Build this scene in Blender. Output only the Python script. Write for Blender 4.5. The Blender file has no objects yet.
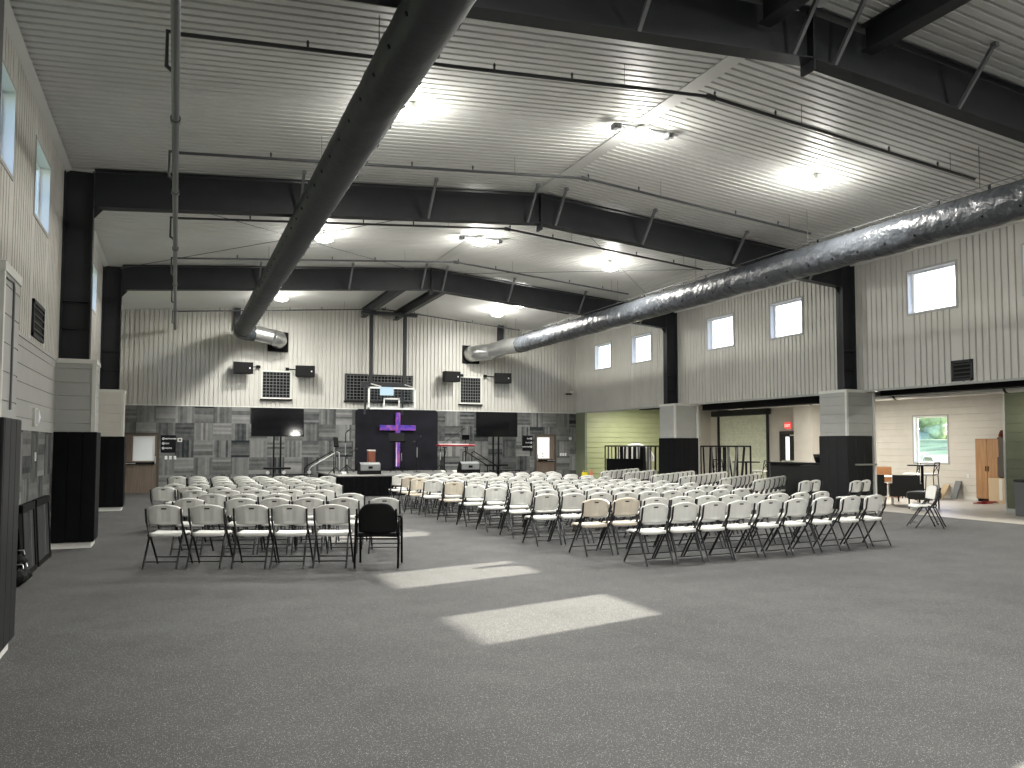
import bpy, math, random
from mathutils import Vector, Matrix
random.seed(7)
PI = math.pi
sc = bpy.context.scene
col = sc.collection

# ------------------------------------------------------------------ camera
cam_d = bpy.data.cameras.new('camera'); cam = bpy.data.objects.new('camera', cam_d); col.objects.link(cam)
YAW, PITCH, ROLL = 0.40409, 0.05214, -0.0015874
def toW(a, b, d):
    cr, sr = math.cos(ROLL), math.sin(ROLL); c, s = math.cos(PITCH), math.sin(PITCH); cy, sy = math.cos(YAW), math.sin(YAW)
    x = a*cr + b*sr; u = -a*sr + b*cr
    y = d*c - u*s; z = d*s + u*c
    return Vector((x*cy + y*sy, -x*sy + y*cy, z))
R_, U_, F_ = toW(1, 0, 0), toW(0, 1, 0), toW(0, 0, 1)
M = Matrix((R_, U_, -F_)).transposed().to_4x4(); M.translation = Vector((0, 0, 1.65))
cam.matrix_world = M
cam_d.sensor_fit = 'HORIZONTAL'; cam_d.sensor_width = 36.0; cam_d.lens = 787.2/1024*36; cam_d.shift_y = 20.0/1024
cam_d.clip_start = 0.05; cam_d.clip_end = 500
sc.camera = cam

# ------------------------------------------------------------------ light of the place
w = bpy.data.worlds.new('world'); sc.world = w; w.use_nodes = True
nt = w.node_tree; bg = nt.nodes['Background']
sky = nt.nodes.new('ShaderNodeTexSky'); sky.sky_type = 'NISHITA'; sky.sun_disc = False
sky.sun_elevation = math.radians(22.6); sky.sun_rotation = math.radians(77.5); sky.air_density = 1.0; sky.dust_density = 1.5; sky.ozone_density = 1.5
tint = nt.nodes.new('ShaderNodeVectorMath'); tint.operation = 'MULTIPLY'; tint.inputs[1].default_value = (1.02, .93, 1.06)
nt.links.new(sky.outputs[0], tint.inputs[0]); nt.links.new(tint.outputs[0], bg.inputs[0]); bg.inputs[1].default_value = 0.85
sd = bpy.data.lights.new('sun', 'SUN'); sd.energy = 27.0; sd.angle = math.radians(0.4); sd.color = (1.0, 0.89, 0.76)
sun = bpy.data.objects.new('sun', sd); col.objects.link(sun)
sun.rotation_euler = Vector((-2.375, -0.532, -1.0)).to_track_quat('-Z', 'Y').to_euler(); sun.location = (40, 8, 30)
LED_POWER = 190.0
FILL_POWER = 62.0  # power of the added fill lamp under each fixture
LED_COLOR = (1.0, 0.98, 0.925)
sc.view_settings.view_transform = 'Standard'; sc.view_settings.look = 'None'
sc.view_settings.gamma = 1.0; sc.view_settings.exposure = 0.22; sc.view_settings.use_curve_mapping = False

# ------------------------------------------------------------------ dimensions
XL, XR, YB, YF = -1.77, 15.58, 29.53, -8.1
ZT, ZE, SL = 3.0, 6.22, 0.0833
XM = (XL+XR)/2
ZTL = 1.83
CXL, CXR = -1.20, 14.97           # room faces of the column covers
FR = [-0.5, 7.1, 14.7, 22.3]       # steel frames
XO = 22.5                          # outer wall of the side rooms
def zc(x): return ZE + SL*(min(x, 2*XM-x)-XL)

# ------------------------------------------------------------------ materials
def mat(name, c, rough=0.5, metal=0.0, noise=0.0, nscale=8.0, bump=0.0, bscale=60.0, emit=None, es=0.0, spec=0.5, coat=0.0, bdist=.02):
    m = bpy.data.materials.new(name); m.use_nodes = True; t = m.node_tree; b = t.nodes['Principled BSDF']
    b.inputs['Base Color'].default_value = (*c, 1); b.inputs['Roughness'].default_value = rough; b.inputs['Metallic'].default_value = metal
    b.inputs['Specular IOR Level'].default_value = spec; b.inputs['Coat Weight'].default_value = coat
    co = t.nodes.new('ShaderNodeTexCoord')
    if noise:
        n = t.nodes.new('ShaderNodeTexNoise'); n.inputs['Scale'].default_value = nscale; n.inputs['Detail'].default_value = 4
        t.links.new(co.outputs['Object'], n.inputs['Vector'])
        r = t.nodes.new('ShaderNodeMapRange'); r.inputs[1].default_value = .3; r.inputs[2].default_value = .7
        r.inputs[3].default_value = 1-noise; r.inputs[4].default_value = 1+noise
        t.links.new(n.outputs['Fac'], r.inputs[0])
        mx = t.nodes.new('ShaderNodeVectorMath'); mx.operation = 'SCALE'; mx.inputs[0].default_value = c
        t.links.new(r.outputs[0], mx.inputs['Scale']); t.links.new(mx.outputs[0], b.inputs['Base Color'])
    if bump:
        n2 = t.nodes.new('ShaderNodeTexNoise'); n2.inputs['Scale'].default_value = bscale; n2.inputs['Detail'].default_value = 3
        t.links.new(co.outputs['Object'], n2.inputs['Vector'])
        bp = t.nodes.new('ShaderNodeBump'); bp.inputs['Strength'].default_value = bump; bp.inputs['Distance'].default_value = bdist
        t.links.new(n2.outputs['Fac'], bp.inputs['Height']); t.links.new(bp.outputs[0], b.inputs['Normal'])
    if emit: b.inputs['Emission Color'].default_value = (*emit, 1); b.inputs['Emission Strength'].default_value = es
    return m
def mth(t, op, a, b=None, c=None):
    n = t.nodes.new('ShaderNodeMath'); n.operation = op
    for i, v in enumerate((a, b, c)):
        if v is None: continue
        if hasattr(v, 'links'): t.links.new(v, n.inputs[i])
        else: n.inputs[i].default_value = v
    return n.outputs[0]
def tile_mat(name, axis):          # carpet planks laid as a basket weave on the wall
    m = bpy.data.materials.new(name); m.use_nodes = True; t = m.node_tree; b = t.nodes['Principled BSDF']
    co = t.nodes.new('ShaderNodeTexCoord'); s = t.nodes.new('ShaderNodeSeparateXYZ'); t.links.new(co.outputs['Object'], s.inputs[0])
    u = s.outputs[axis]; v = s.outputs[2]
    cu = mth(t, 'FLOOR', mth(t, 'DIVIDE', u, .61)); cv = mth(t, 'FLOOR', mth(t, 'DIVIDE', v, .6))
    par = mth(t, 'FLOORED_MODULO', mth(t, 'ADD', cu, cv), 2.0)
    st = mth(t, 'ADD', mth(t, 'MULTIPLY', u, mth(t, 'SUBTRACT', 1.0, par)), mth(t, 'MULTIPLY', v, par))
    fs = mth(t, 'FLOOR', mth(t, 'DIVIDE', st, .075))
    fs2 = mth(t, 'FLOOR', mth(t, 'DIVIDE', st, .15))
    def wn(a, bb, c_):
        cmb = t.nodes.new('ShaderNodeCombineXYZ')
        for i, q in enumerate((a, bb, c_)):
            if hasattr(q, 'links'): t.links.new(q, cmb.inputs[i])
            else: cmb.inputs[i].default_value = q
        n = t.nodes.new('ShaderNodeTexWhiteNoise'); t.links.new(cmb.outputs[0], n.inputs['Vector']); return n.outputs['Value']
    A = wn(cu, cv, fs); B = wn(cu, cv, 77.0); C_ = wn(cu, cv, mth(t, 'ADD', fs2, 500.0))
    no = t.nodes.new('ShaderNodeTexNoise'); no.inputs['Scale'].default_value = 6; no.inputs['Detail'].default_value = 5; t.links.new(co.outputs['Object'], no.inputs['Vector'])
    mixv = mth(t, 'ADD', mth(t, 'ADD', mth(t, 'MULTIPLY', A, .3), mth(t, 'MULTIPLY', B, .34)), mth(t, 'ADD', mth(t, 'MULTIPLY', C_, .2), mth(t, 'MULTIPLY', no.outputs['Fac'], .3)))
    r = t.nodes.new('ShaderNodeValToRGB'); t.links.new(mixv, r.inputs[0])
    r.color_ramp.elements[0].position = .3; r.color_ramp.elements[0].color = (.024, .029, .031, 1)
    r.color_ramp.elements[1].position = .95; r.color_ramp.elements[1].color = (.27, .27, .26, 1)
    t.links.new(r.outputs[0], b.inputs['Base Color']); b.inputs['Roughness'].default_value = .9; b.inputs['Specular IOR Level'].default_value = .15
    return m
def floor_mat():
    m = bpy.data.materials.new('speckled_rubber'); m.use_nodes = True; t = m.node_tree; b = t.nodes['Principled BSDF']
    co = t.nodes.new('ShaderNodeTexCoord')
    def noise(sc_, det=2, rg=.5):
        n = t.nodes.new('ShaderNodeTexNoise'); n.inputs['Scale'].default_value = sc_; n.inputs['Detail'].default_value = det; n.inputs['Roughness'].default_value = rg
        t.links.new(co.outputs['Object'], n.inputs['Vector']); return n.outputs['Fac']
    vo = t.nodes.new('ShaderNodeTexVoronoi'); vo.inputs['Scale'].default_value = 115; t.links.new(co.outputs['Object'], vo.inputs['Vector'])
    sp = mth(t, 'LESS_THAN', vo.outputs['Distance'], .30)
    sel = t.nodes.new('ShaderNodeSeparateXYZ'); t.links.new(vo.outputs['Color'], sel.inputs[0])
    sp = mth(t, 'MULTIPLY', sp, mth(t, 'GREATER_THAN', sel.outputs[0], .62))
    vo2 = t.nodes.new('ShaderNodeTexVoronoi'); vo2.inputs['Scale'].default_value = 60; t.links.new(co.outputs['Object'], vo2.inputs['Vector'])
    sel2 = t.nodes.new('ShaderNodeSeparateXYZ'); t.links.new(vo2.outputs['Color'], sel2.inputs[0])
    sp2 = mth(t, 'MULTIPLY', mth(t, 'LESS_THAN', vo2.outputs['Distance'], .22), mth(t, 'GREATER_THAN', sel2.outputs[1], .86))
    sp = mth(t, 'MAXIMUM', sp, sp2)
    base = mth(t, 'MULTIPLY_ADD', noise(.6, 6, .65), .07, .034)
    base = mth(t, 'ADD', base, mth(t, 'MULTIPLY', mth(t, 'SUBTRACT', noise(70, 3, .7), .5), .12))
    v = mth(t, 'ADD', base, mth(t, 'MULTIPLY', sp, .24))
    cb = t.nodes.new('ShaderNodeCombineXYZ'); t.links.new(v, cb.inputs[0]); t.links.new(v, cb.inputs[1]); t.links.new(mth(t, 'MULTIPLY', v, .99), cb.inputs[2])
    t.links.new(cb.outputs[0], b.inputs['Base Color'])
    b.inputs['Roughness'].default_value = .75; t.links.new(mth(t, 'MULTIPLY_ADD', noise(2.5, 4), .2, .62), b.inputs['Roughness'])
    b.inputs['Specular IOR Level'].default_value = .3
    bp = t.nodes.new('ShaderNodeBump'); bp.inputs['Strength'].default_value = .25; bp.inputs['Distance'].default_value = .004
    t.links.new(noise(160, 2), bp.inputs['Height']); t.links.new(bp.outputs[0], b.inputs['Normal'])
    return m
def glass_mat():
    m = bpy.data.materials.new('clear_glass'); m.use_nodes = True; t = m.node_tree
    for n in list(t.nodes):
        if n.type == 'BSDF_PRINCIPLED': t.nodes.remove(n)
    out = [n for n in t.nodes if n.type == 'OUTPUT_MATERIAL'][0]
    tr = t.nodes.new('ShaderNodeBsdfTransparent'); tr.inputs[0].default_value = (.93, .96, .97, 1)
    gl = t.nodes.new('ShaderNodeBsdfGlossy'); gl.inputs['Roughness'].default_value = .03
    lw = t.nodes.new('ShaderNodeLayerWeight'); lw.inputs[0].default_value = .5
    fr = mth(t, 'MULTIPLY_ADD', mth(t, 'POWER', lw.outputs['Facing'], 4.0), .5, .03)
    mx = t.nodes.new('ShaderNodeMixShader'); t.links.new(fr, mx.inputs[0]); t.links.new(tr.outputs[0], mx.inputs[1]); t.links.new(gl.outputs[0], mx.inputs[2])
    t.links.new(mx.outputs[0], out.inputs[0]); return m
def cross_mat():
    m = bpy.data.materials.new('painted_cross'); m.use_nodes = True; t = m.node_tree; b = t.nodes['Principled BSDF']
    co = t.nodes.new('ShaderNodeTexCoord'); n = t.nodes.new('ShaderNodeTexNoise'); n.inputs['Scale'].default_value = 3.2; n.inputs['Detail'].default_value = 3; n.inputs['Distortion'].default_value = 1.2
    t.links.new(co.outputs['Object'], n.inputs['Vector']); r = t.nodes.new('ShaderNodeValToRGB'); t.links.new(n.outputs['Fac'], r.inputs[0])
    e = r.color_ramp.elements; e[0].position = .3; e[0].color = (.03, .02, .26, 1); e[1].position = .75; e[1].color = (.2, .22, .5, 1)
    for p, c in ((.42, (.07, .035, .36, 1)), (.52, (.17, .04, .3, 1)), (.58, (.36, .08, .22, 1)), (.64, (.11, .10, .42, 1))):
        q = e.new(p); q.color = c
    t.links.new(r.outputs[0], b.inputs['Base Color']); t.links.new(r.outputs[0], b.inputs['Emission Color']); b.inputs['Emission Strength'].default_value = .1  # cross glows faintly in its own colours, though it is no lamp
    b.inputs['Roughness'].default_value = .35
    return m
def wood_mat(name, c1, c2, axis=2):
    m = bpy.data.materials.new(name); m.use_nodes = True; t = m.node_tree; b = t.nodes['Principled BSDF']
    co = t.nodes.new('ShaderNodeTexCoord'); mp = t.nodes.new('ShaderNodeMapping'); s = [14, 14, 14]; s[axis] = 1.2; mp.inputs['Scale'].default_value = s
    t.links.new(co.outputs['Object'], mp.inputs[0]); n = t.nodes.new('ShaderNodeTexNoise'); n.inputs['Scale'].default_value = 1.5; n.inputs['Detail'].default_value = 6
    t.links.new(mp.outputs[0], n.inputs['Vector']); r = t.nodes.new('ShaderNodeValToRGB'); t.links.new(n.outputs['Fac'], r.inputs[0])
    r.color_ramp.elements[0].position = .3; r.color_ramp.elements[0].color = (*c1, 1); r.color_ramp.elements[1].position = .7; r.color_ramp.elements[1].color = (*c2, 1)
    t.links.new(r.outputs[0], b.inputs['Base Color']); b.inputs['Roughness'].default_value = .45
    return m

m_liner = mat('liner_panel', (.50, .49, .45), .45, noise=.05, nscale=1.5)
m_ceil = mat('ceiling_panel', (.60, .60, .575), .45, noise=.05, nscale=1.0)
m_plank = mat('plank_siding_grey', (.36, .365, .345), .6, noise=.04, nscale=3)
m_plankc = mat('plank_siding_cream', (.58, .555, .50), .6, noise=.04, nscale=3)
m_green = mat('plank_siding_green', (.35, .39, .22), .5, noise=.06, nscale=2)
m_green2 = mat('plank_siding_sage', (.17, .19, .125), .6, noise=.06, nscale=2)
m_tileX = tile_mat('wall_carpet_back', 0); m_tileY = tile_mat('wall_carpet_side', 1)
m_floor = floor_mat()
m_vinyl = wood_mat('vinyl_plank_floor', (.42, .39, .35), (.56, .53, .48), 1)
m_steel = mat('charcoal_steel', (.022, .024, .027), .5, noise=.12, nscale=3, spec=.3)
m_brace = mat('grey_brace', (.13, .135, .14), .5)
m_pipe = mat('sprinkler_pipe', (.055, .058, .062), .4, .2)
m_main = mat('main_pipe', (.12, .125, .13), .4, .3)
m_black = mat('black_vinyl_pad', (.003, .0033, .0045), .45, noise=.2, nscale=4, spec=.12)
m_padg = mat('grey_black_vinyl_pad', (.009, .0095, .0105), .45, noise=.1, nscale=3, spec=.25)
m_white = mat('white_trim', (.62, .62, .58), .5)
m_vinylw = mat('window_vinyl', (.75, .77, .78), .4)
m_concrete = mat('outer_shell', (.3, .3, .3), .8)
m_glass = glass_mat()
m_plastic = mat('white_chair_plastic', (.74, .74, .70), .42, noise=.03, nscale=12)
m_ivory = mat('ivory_chair_plastic', (.68, .61, .50), .45, noise=.03, nscale=12)
m_greyp = mat('grey_chair_plastic', (.10, .10, .095), .5)
m_frame = mat('chair_frame_grey', (.035, .036, .038), .35, .5)
m_fabric = mat('black_upholstery', (.008, .008, .0085), .8, bump=.3, bscale=300, spec=.2)
m_duct = mat('duct_fabric', (.028, .032, .037), .5, noise=.12, nscale=2.5, spec=.3, bump=.25, bscale=9)
m_duct2 = mat('duct_fabric_wrinkled', (.045, .05, .057), .34, noise=.2, nscale=2.5, spec=.6, bump=1.0, bscale=4.5, bdist=.07)
m_galv = mat('galvanised_duct', (.55, .56, .55), .28, .9, noise=.08, nscale=5)
m_dark = mat('matte_black', (.0045, .0045, .005), .6, spec=.14)
m_gloss = mat('gloss_screen', (.005, .005, .006), .06, spec=.35)
m_screen = m_gloss
m_grille = mat('grille_grey', (.03, .031, .03), .5, spec=.3)
m_door = wood_mat('brown_door', (.10, .075, .055), (.15, .115, .085))
m_doorf = mat('door_frame_brown', (.055, .045, .035), .5)
m_pane_glow = mat('glowing_door_pane', (.6, .62, .62), .3, emit=(.85, .92, .95), es=.07)  # pane emits by itself in place of a lit room behind it
m_pane_glow2 = mat('bright_glowing_pane', (.7, .7, .7), .3, emit=(1, 1, .96), es=1.0)  # stronger self-glow, standing in for light behind the pane
m_lens = mat('lamp_lens', (1, 1, 1), .3, emit=(1, .98, .9), es=30.0)
m_hous = mat('lamp_housing', (.45, .45, .43), .4)
m_strip = mat('strip_lens', (1, 1, 1), .3, emit=(1, .97, .88), es=5.0)
m_sign = mat('sign_black', (.005, .005, .006), .5, spec=.15)
m_letter = mat('sign_white', (.8, .8, .8), .5)
m_red = mat('exit_red', (.8, .03, .03), .4, emit=(1, .08, .07), es=.9)
m_redl = mat('exit_red_letters', (.9, .4, .35), .4, emit=(1, .5, .45), es=1.3)
m_backdrop = mat('black_backdrop', (.007, .0068, .011), .7, spec=.2, noise=.5, nscale=1.5)
m_stage = mat('stage_top', (.20, .20, .19), .55, noise=.15, nscale=5)
m_cross = cross_mat()
m_keys = mat('red_keyboard', (.25, .012, .018), .35); m_white_k = mat('white_keys', (.8, .8, .78), .3)
m_chrome = mat('brushed_metal', (.6, .6, .6), .3, .9)
m_wedge = mat('wedge_grey', (.20, .21, .21), .5, noise=.1)
m_cajon = wood_mat('red_brown_wood', (.12, .03, .015), (.24, .07, .035))
m_ward = wood_mat('oak_laminate', (.30, .155, .065), (.42, .235, .11))
m_card = mat('cardboard', (.50, .38, .24), .8)
m_yellow = mat('yellow_plastic', (.85, .72, .02), .45); m_orange = mat('orange_plastic', (.75, .13, .03), .5)
m_roll = mat('roller_slats', (.72, .75, .62), .35, .1, noise=.1)
m_acryl = mat('backboard_white', (.75, .76, .74), .4)
m_paleblue = mat('pale_blue_reflection', (.42, .58, .70), .6)  # colour of the reflection painted on the backboard
m_counter = mat('counter_black', (.008, .0088, .008), .6, noise=.1, spec=.25)
m_lampwood = mat('orange_wood', (.42, .2, .07), .5)
m_grass = mat('grass', (.42, .50, .20), .9, noise=.4, nscale=.4)
m_gravel = mat('gravel', (.45, .43, .42), .9, noise=.15, nscale=2)
m_leaf = mat('tree_leaves', (.34, .42, .28), .8, noise=.5, nscale=1.2, bump=1.0, bscale=3)
m_bark = mat('bark', (.09, .06, .04), .9)
m_carw = mat('white_car_paint', (.8, .8, .8), .3); m_carp = mat('plum_car_paint', (.16, .12, .2), .3)
m_skirt = mat('black_drape', (.005, .005, .0055), .9, spec=.1)

# ------------------------------------------------------------------ mesh helpers
class MB:
    def __init__(s): s.v = []; s.f = []; s.sm = []
    def add(s, vs, fs, smooth=False):
        o = len(s.v); s.v += [tuple(p) for p in vs]
        for f in fs: s.f.append([i+o for i in f]); s.sm.append(smooth)
        return s
    def box(s, x0, x1, y0, y1, z0, z1):
        vs = [(x, y, z) for z in (z0, z1) for y in (y0, y1) for x in (x0, x1)]
        return s.add(vs, [(0, 2, 3, 1), (4, 5, 7, 6), (0, 1, 5, 4), (2, 6, 7, 3), (0, 4, 6, 2), (1, 3, 7, 5)])
    def rbox(s, x0, x1, y0, y1, z0, z1, b=.01):      # box with chamfered vertical and horizontal edges
        v = []; 
        for z, i in ((z0, b), (z0+b, 0), (z1-b, 0), (z1, b)):
            X0, X1, Y0, Y1 = x0+i, x1-i, y0+i, y1-i; c = b
            v += [(X0+c, Y0, z), (X1-c, Y0, z), (X1, Y0+c, z), (X1, Y1-c, z), (X1-c, Y1, z), (X0+c, Y1, z), (X0, Y1-c, z), (X0, Y0+c, z)]
        f = [tuple(range(7, -1, -1)), tuple(range(24, 32))]
        for k in range(3):
            for i in range(8): j = (i+1) % 8; f.append((k*8+i, k*8+j, k*8+8+j, k*8+8+i))
        return s.add(v, f)
    def bar(s, a, b, w_, h_, up=(0, 0, 1)):          # rectangular bar from a to b
        a, b = Vector(a), Vector(b); d = (b-a).normalized(); u = Vector(up)
        if abs(d.dot(u)) > .98: u = Vector((0, 1, 0))
        r = d.cross(u).normalized(); u = r.cross(d)
        vs = [p + r*i*w_/2 + u*j*h_/2 for p in (a, b) for i, j in ((-1, -1), (1, -1), (1, 1), (-1, 1))]
        return s.add(vs, [(0, 1, 2, 3), (7, 6, 5, 4), (0, 4, 5, 1), (1, 5, 6, 2), (2, 6, 7, 3), (3, 7, 4, 0)])
    def tube(s, pts, r, n=8, caps=True):
        pts = [Vector(p) for p in pts]; rs = r if isinstance(r, (list, tuple)) else [r]*len(pts)
        base = None; rings = []
        for i, p in enumerate(pts):
            d = ((pts[min(i+1, len(pts)-1)]-p).normalized() if i < len(pts)-1 else Vector()) + ((p-pts[i-1]).normalized() if i else Vector())
            d.normalize()
            if base is None: base = d.orthogonal().normalized()
            base = (base - d*base.dot(d)).normalized(); o = d.cross(base)
            rings.append([p + (base*math.cos(2*PI*k/n) + o*math.sin(2*PI*k/n))*rs[i] for k in range(n)])
        vs = [q for R in rings for q in R]; fs = []
        for i in range(len(pts)-1):
            for k in range(n): j = (k+1) % n; fs.append((i*n+k, i*n+j, (i+1)*n+j, (i+1)*n+k))
        s.add(vs, fs, True)
        if caps: s.add(rings[0], [tuple(range(n-1, -1, -1))]); s.add(rings[-1], [tuple(range(n))])
        return s
    def cyl(s, x, y, z0, z1, r0, r1=None, n=20): return s.tube([(x, y, z0), (x, y, z1)], [r0, r0 if r1 is None else r1], n)
    def prism(s, poly, axis, a, b):                  # polygon in the plane across axis, extruded a..b
        def P(p, t): return {0: (t, p[0], p[1]), 1: (p[0], t, p[1]), 2: (p[0], p[1], t)}[axis]
        n = len(poly); vs = [P(p, a) for p in poly] + [P(p, b) for p in poly]
        return s.add(vs, [tuple(range(n-1, -1, -1)), tuple(range(n, 2*n))] + [(i, (i+1) % n, n+(i+1) % n, n+i) for i in range(n)])
    def groove(s, O, U, V, N, u0, u1, v0, v1, pitch, gw, gd):   # panel with grooves running along V, repeated along U; N points at the room
        O, U, V, N = Vector(O), Vector(U), Vector(V), Vector(N); st = [(u0, 0)]
        k = math.ceil((u0+gw)/pitch)
        while k*pitch + gw < u1:
            c = k*pitch; st += [(c-gw/2, 0), (c-gw/4, gd), (c+gw/4, gd), (c+gw/2, 0)]; k += 1
        st.append((u1, 0)); vs = []
        for u, d in st:
            a0 = v0(u) if callable(v0) else v0; a1 = v1(u) if callable(v1) else v1
            vs += [O+U*u+V*a0-N*d, O+U*u+V*a1-N*d]
        return s.add(vs, [(2*i, 2*i+2, 2*i+3, 2*i+1) for i in range(len(st)-1)])
    def build(s, name, m, parent=None, label=None):
        me = bpy.data.meshes.new(name); me.from_pydata(s.v, [], s.f); me.validate(); me.materials.append(m)
        if len(me.polygons) == len(s.sm): me.polygons.foreach_set('use_smooth', s.sm)
        me.update(); o = bpy.data.objects.new(name, me); col.objects.link(o)
        if parent: o.parent = parent
        if label: o['label'] = label
        return o
def thing(name, label, cat, loc=(0, 0, 0), rz=0.0, group=None):
    o = bpy.data.objects.new(name, None); o.empty_display_size = .1; col.objects.link(o); o.location = loc; o.rotation_euler = (0, 0, rz)
    o['label'] = label; o['category'] = cat
    if group: o['group'] = group
    return o
def tag(o, label, cat, group=None, kind=None):
    o['label'] = label; o['category'] = cat
    if group: o['group'] = group
    if kind: o['kind'] = kind
    return o
def struct(o, label=None, cat='wall'): o['kind'] = 'structure'; o['category'] = cat; o['label'] = label or o.name.replace('_', ' '); return o
def kids(o): return [c for c in col.objects if c.parent == o]
def copy_tree(o, ch=None):
    ch = ch if ch is not None else [(c, kids(c)) for c in kids(o)]
    r = o.copy(); col.objects.link(r)
    for c, gs in ch:
        d = c.copy(); col.objects.link(d); d.parent = r
        for g in gs: e = g.copy(); col.objects.link(e); e.parent = d
    return r
ORD = ['', 'first', 'second', 'third', 'fourth', 'fifth', 'sixth', 'seventh', 'eighth', 'ninth', 'tenth', 'eleventh', 'twelfth', 'thirteenth', 'fourteenth']
def text_part(name, body, size, m, parent, loc, rot, ext=.002, align='LEFT'):
    c = bpy.data.curves.new(name, 'FONT'); c.body = body; c.size = size; c.extrude = ext; c.align_x = align; c.resolution_u = 2; c.offset = size*.02
    o = bpy.data.objects.new(name, c); col.objects.link(o); bpy.context.view_layer.update()
    me = bpy.data.meshes.new_from_object(o); bpy.data.objects.remove(o); me.materials.clear(); me.materials.append(m)
    o = bpy.data.objects.new(name, me); col.objects.link(o); o.parent = parent; o.location = loc; o.rotation_euler = rot
    return o

# ------------------------------------------------------------------ floor, ceiling
struct(MB().box(XL-.3, XR+.85, YF-.3, YB+.3, -.3, 0).build('floor', m_floor), 'speckled dark grey rubber floor of the hall', 'floor')
struct(MB().box(XR+.85, XO+.3, YF-.3, YB+.3, -.3, .004).build('floor', m_vinyl), 'pale plank floor of the side rooms', 'floor')
mb = MB()
for sgn in (0, 1):
    xa, xb = (XL, XM) if sgn == 0 else (XM, XR)
    # panel runs across the slope, ribs along X; build in slope coords
    za, zb = zc(xa), zc(xb); ln = math.hypot(xb-xa, zb-za)
    V = Vector((xb-xa, 0, zb-za))/ln; N = Vector((V.z, 0, -V.x))
    mb.groove((xa, 0, za), (0, 1, 0), V, N, YF, YB, 0, ln, .15, .05, .034)
struct(mb.build('ceiling', m_ceil), 'pale ribbed metal roof liner pitched up to a ridge', 'ceiling')
mb = MB().prism([(XL-.4, ZE+.05), (XM, zc(XM)+.08), (XR+.4, ZE+.05), (XR+.4, ZE+.3), (XM, zc(XM)+.4), (XL-.4, ZE+.3)], 1, YF-.3, YB+.3)
struct(mb.build('ceiling', m_concrete), 'roof deck above the liner', 'ceiling')
struct(MB().prism([(XM-.13, zc(XM)-.018), (XM, zc(XM)-.008), (XM+.13, zc(XM)-.018), (XM+.13, zc(XM)-.03), (XM-.13, zc(XM)-.03)], 1, YF, YB).build('trim_1', m_ceil), 'flat ridge strip along the peak of the ceiling', 'trim')
for k, x in ((2, XL), (3, XR)):
    s_ = 1 if x < 0 else -1
    struct(MB().prism([(x, ZE-.02), (x+s_*.1, ZE-.008), (x+s_*.1, ZE-.02), (x, ZE-.08)], 1, YF, YB).build('trim_%d' % k, m_ceil), 'eave trim strip at the %s wall' % ('left' if x < 0 else 'right'), 'trim')

# ------------------------------------------------------------------ walls
WIN = [(1.5, 2.75), (4.2, 5.45), (9.08, 10.33), (11.83, 13.05), (16.42, 17.64), (19.28, 20.53), (23.8, 25.07), (26.62, 27.88)]
WZ = (4.69, 5.67)
def holes_panels(u0, u1, z0, z1, hs):      # rectangles of a wall around holes (u0,u1,z0,z1)
    us = sorted({u0, u1, *[h[0] for h in hs], *[h[1] for h in hs]}); out = []
    for a, b in zip(us, us[1:]):
        hh = [h for h in hs if h[0] <= a+1e-6 and h[1] >= b-1e-6]
        z = z0
        for h in sorted(hh, key=lambda q: q[2]):
            if h[2] > z: out.append((a, b, z, h[2]))
            z = h[3]
        if z < z1: out.append((a, b, z, z1))
    # merge neighbours of equal z
    res = []
    for p in out:
        for q in res:
            if abs(q[1]-p[0]) < 1e-6 and q[2] == p[2] and q[3] == p[3]: q[1] = p[1]; break
        else: res.append(list(p))
    return res
wh = [(a, b, *WZ) for a, b in WIN]
TH = .2
# left and right metal walls
for side, x, n in (('left', XL, 1), ('right', XR, -1)):
    mb = MB(); mbs = MB(); z0 = ZT
    for a, b, z, zz in holes_panels(YF, YB, z0, ZE+.06, wh):
        mb.groove((x, 0, 0), (0, 1, 0), (0, 0, 1), (n, 0, 0), a, b, z, zz, .15, .042, .032)
        xs = sorted((x-n*.03, x-n*TH)); mbs.box(xs[0], xs[1], a, b, z, zz)
    struct(mb.build('wall_' + side, m_liner), 'ribbed pale metal liner on the upper %s wall' % side, 'wall')
    struct(mbs.build('wall_' + side, m_liner), 'outer leaf of the %s wall' % side, 'wall')
    struct(MB().box(*sorted((x-n*.03, x+n*.015)), YF, YB, ZT-.03, ZT+.02).build('trim_4', m_plank), 'ledge trim under the metal liner', 'trim')
# left lower wall
struct(MB().groove((XL, 0, 0), (0, 0, 1), (0, 1, 0), (1, 0, 0), ZTL, ZT, YF, YB, .22, .016, .01).build('wall_left', m_plank), 'grey plank siding band on the left wall', 'wall')
struct(MB().box(XL-.02, XL+.004, YF, YB, 0, ZTL).build('wall_left', m_tileY), 'grey carpet tile wainscot on the left wall', 'wall')
struct(MB().box(XL-.3, XL-.03, YF-.3, YB+.3, -.1, ZT+.02).build('wall_left', m_liner), 'lower outer leaf of the left wall', 'wall')
struct(MB().box(XL, XL+.02, YF, YB, 0, .1).build('baseboard_left', m_white), 'white baseboard on the left wall', 'baseboard')
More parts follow.
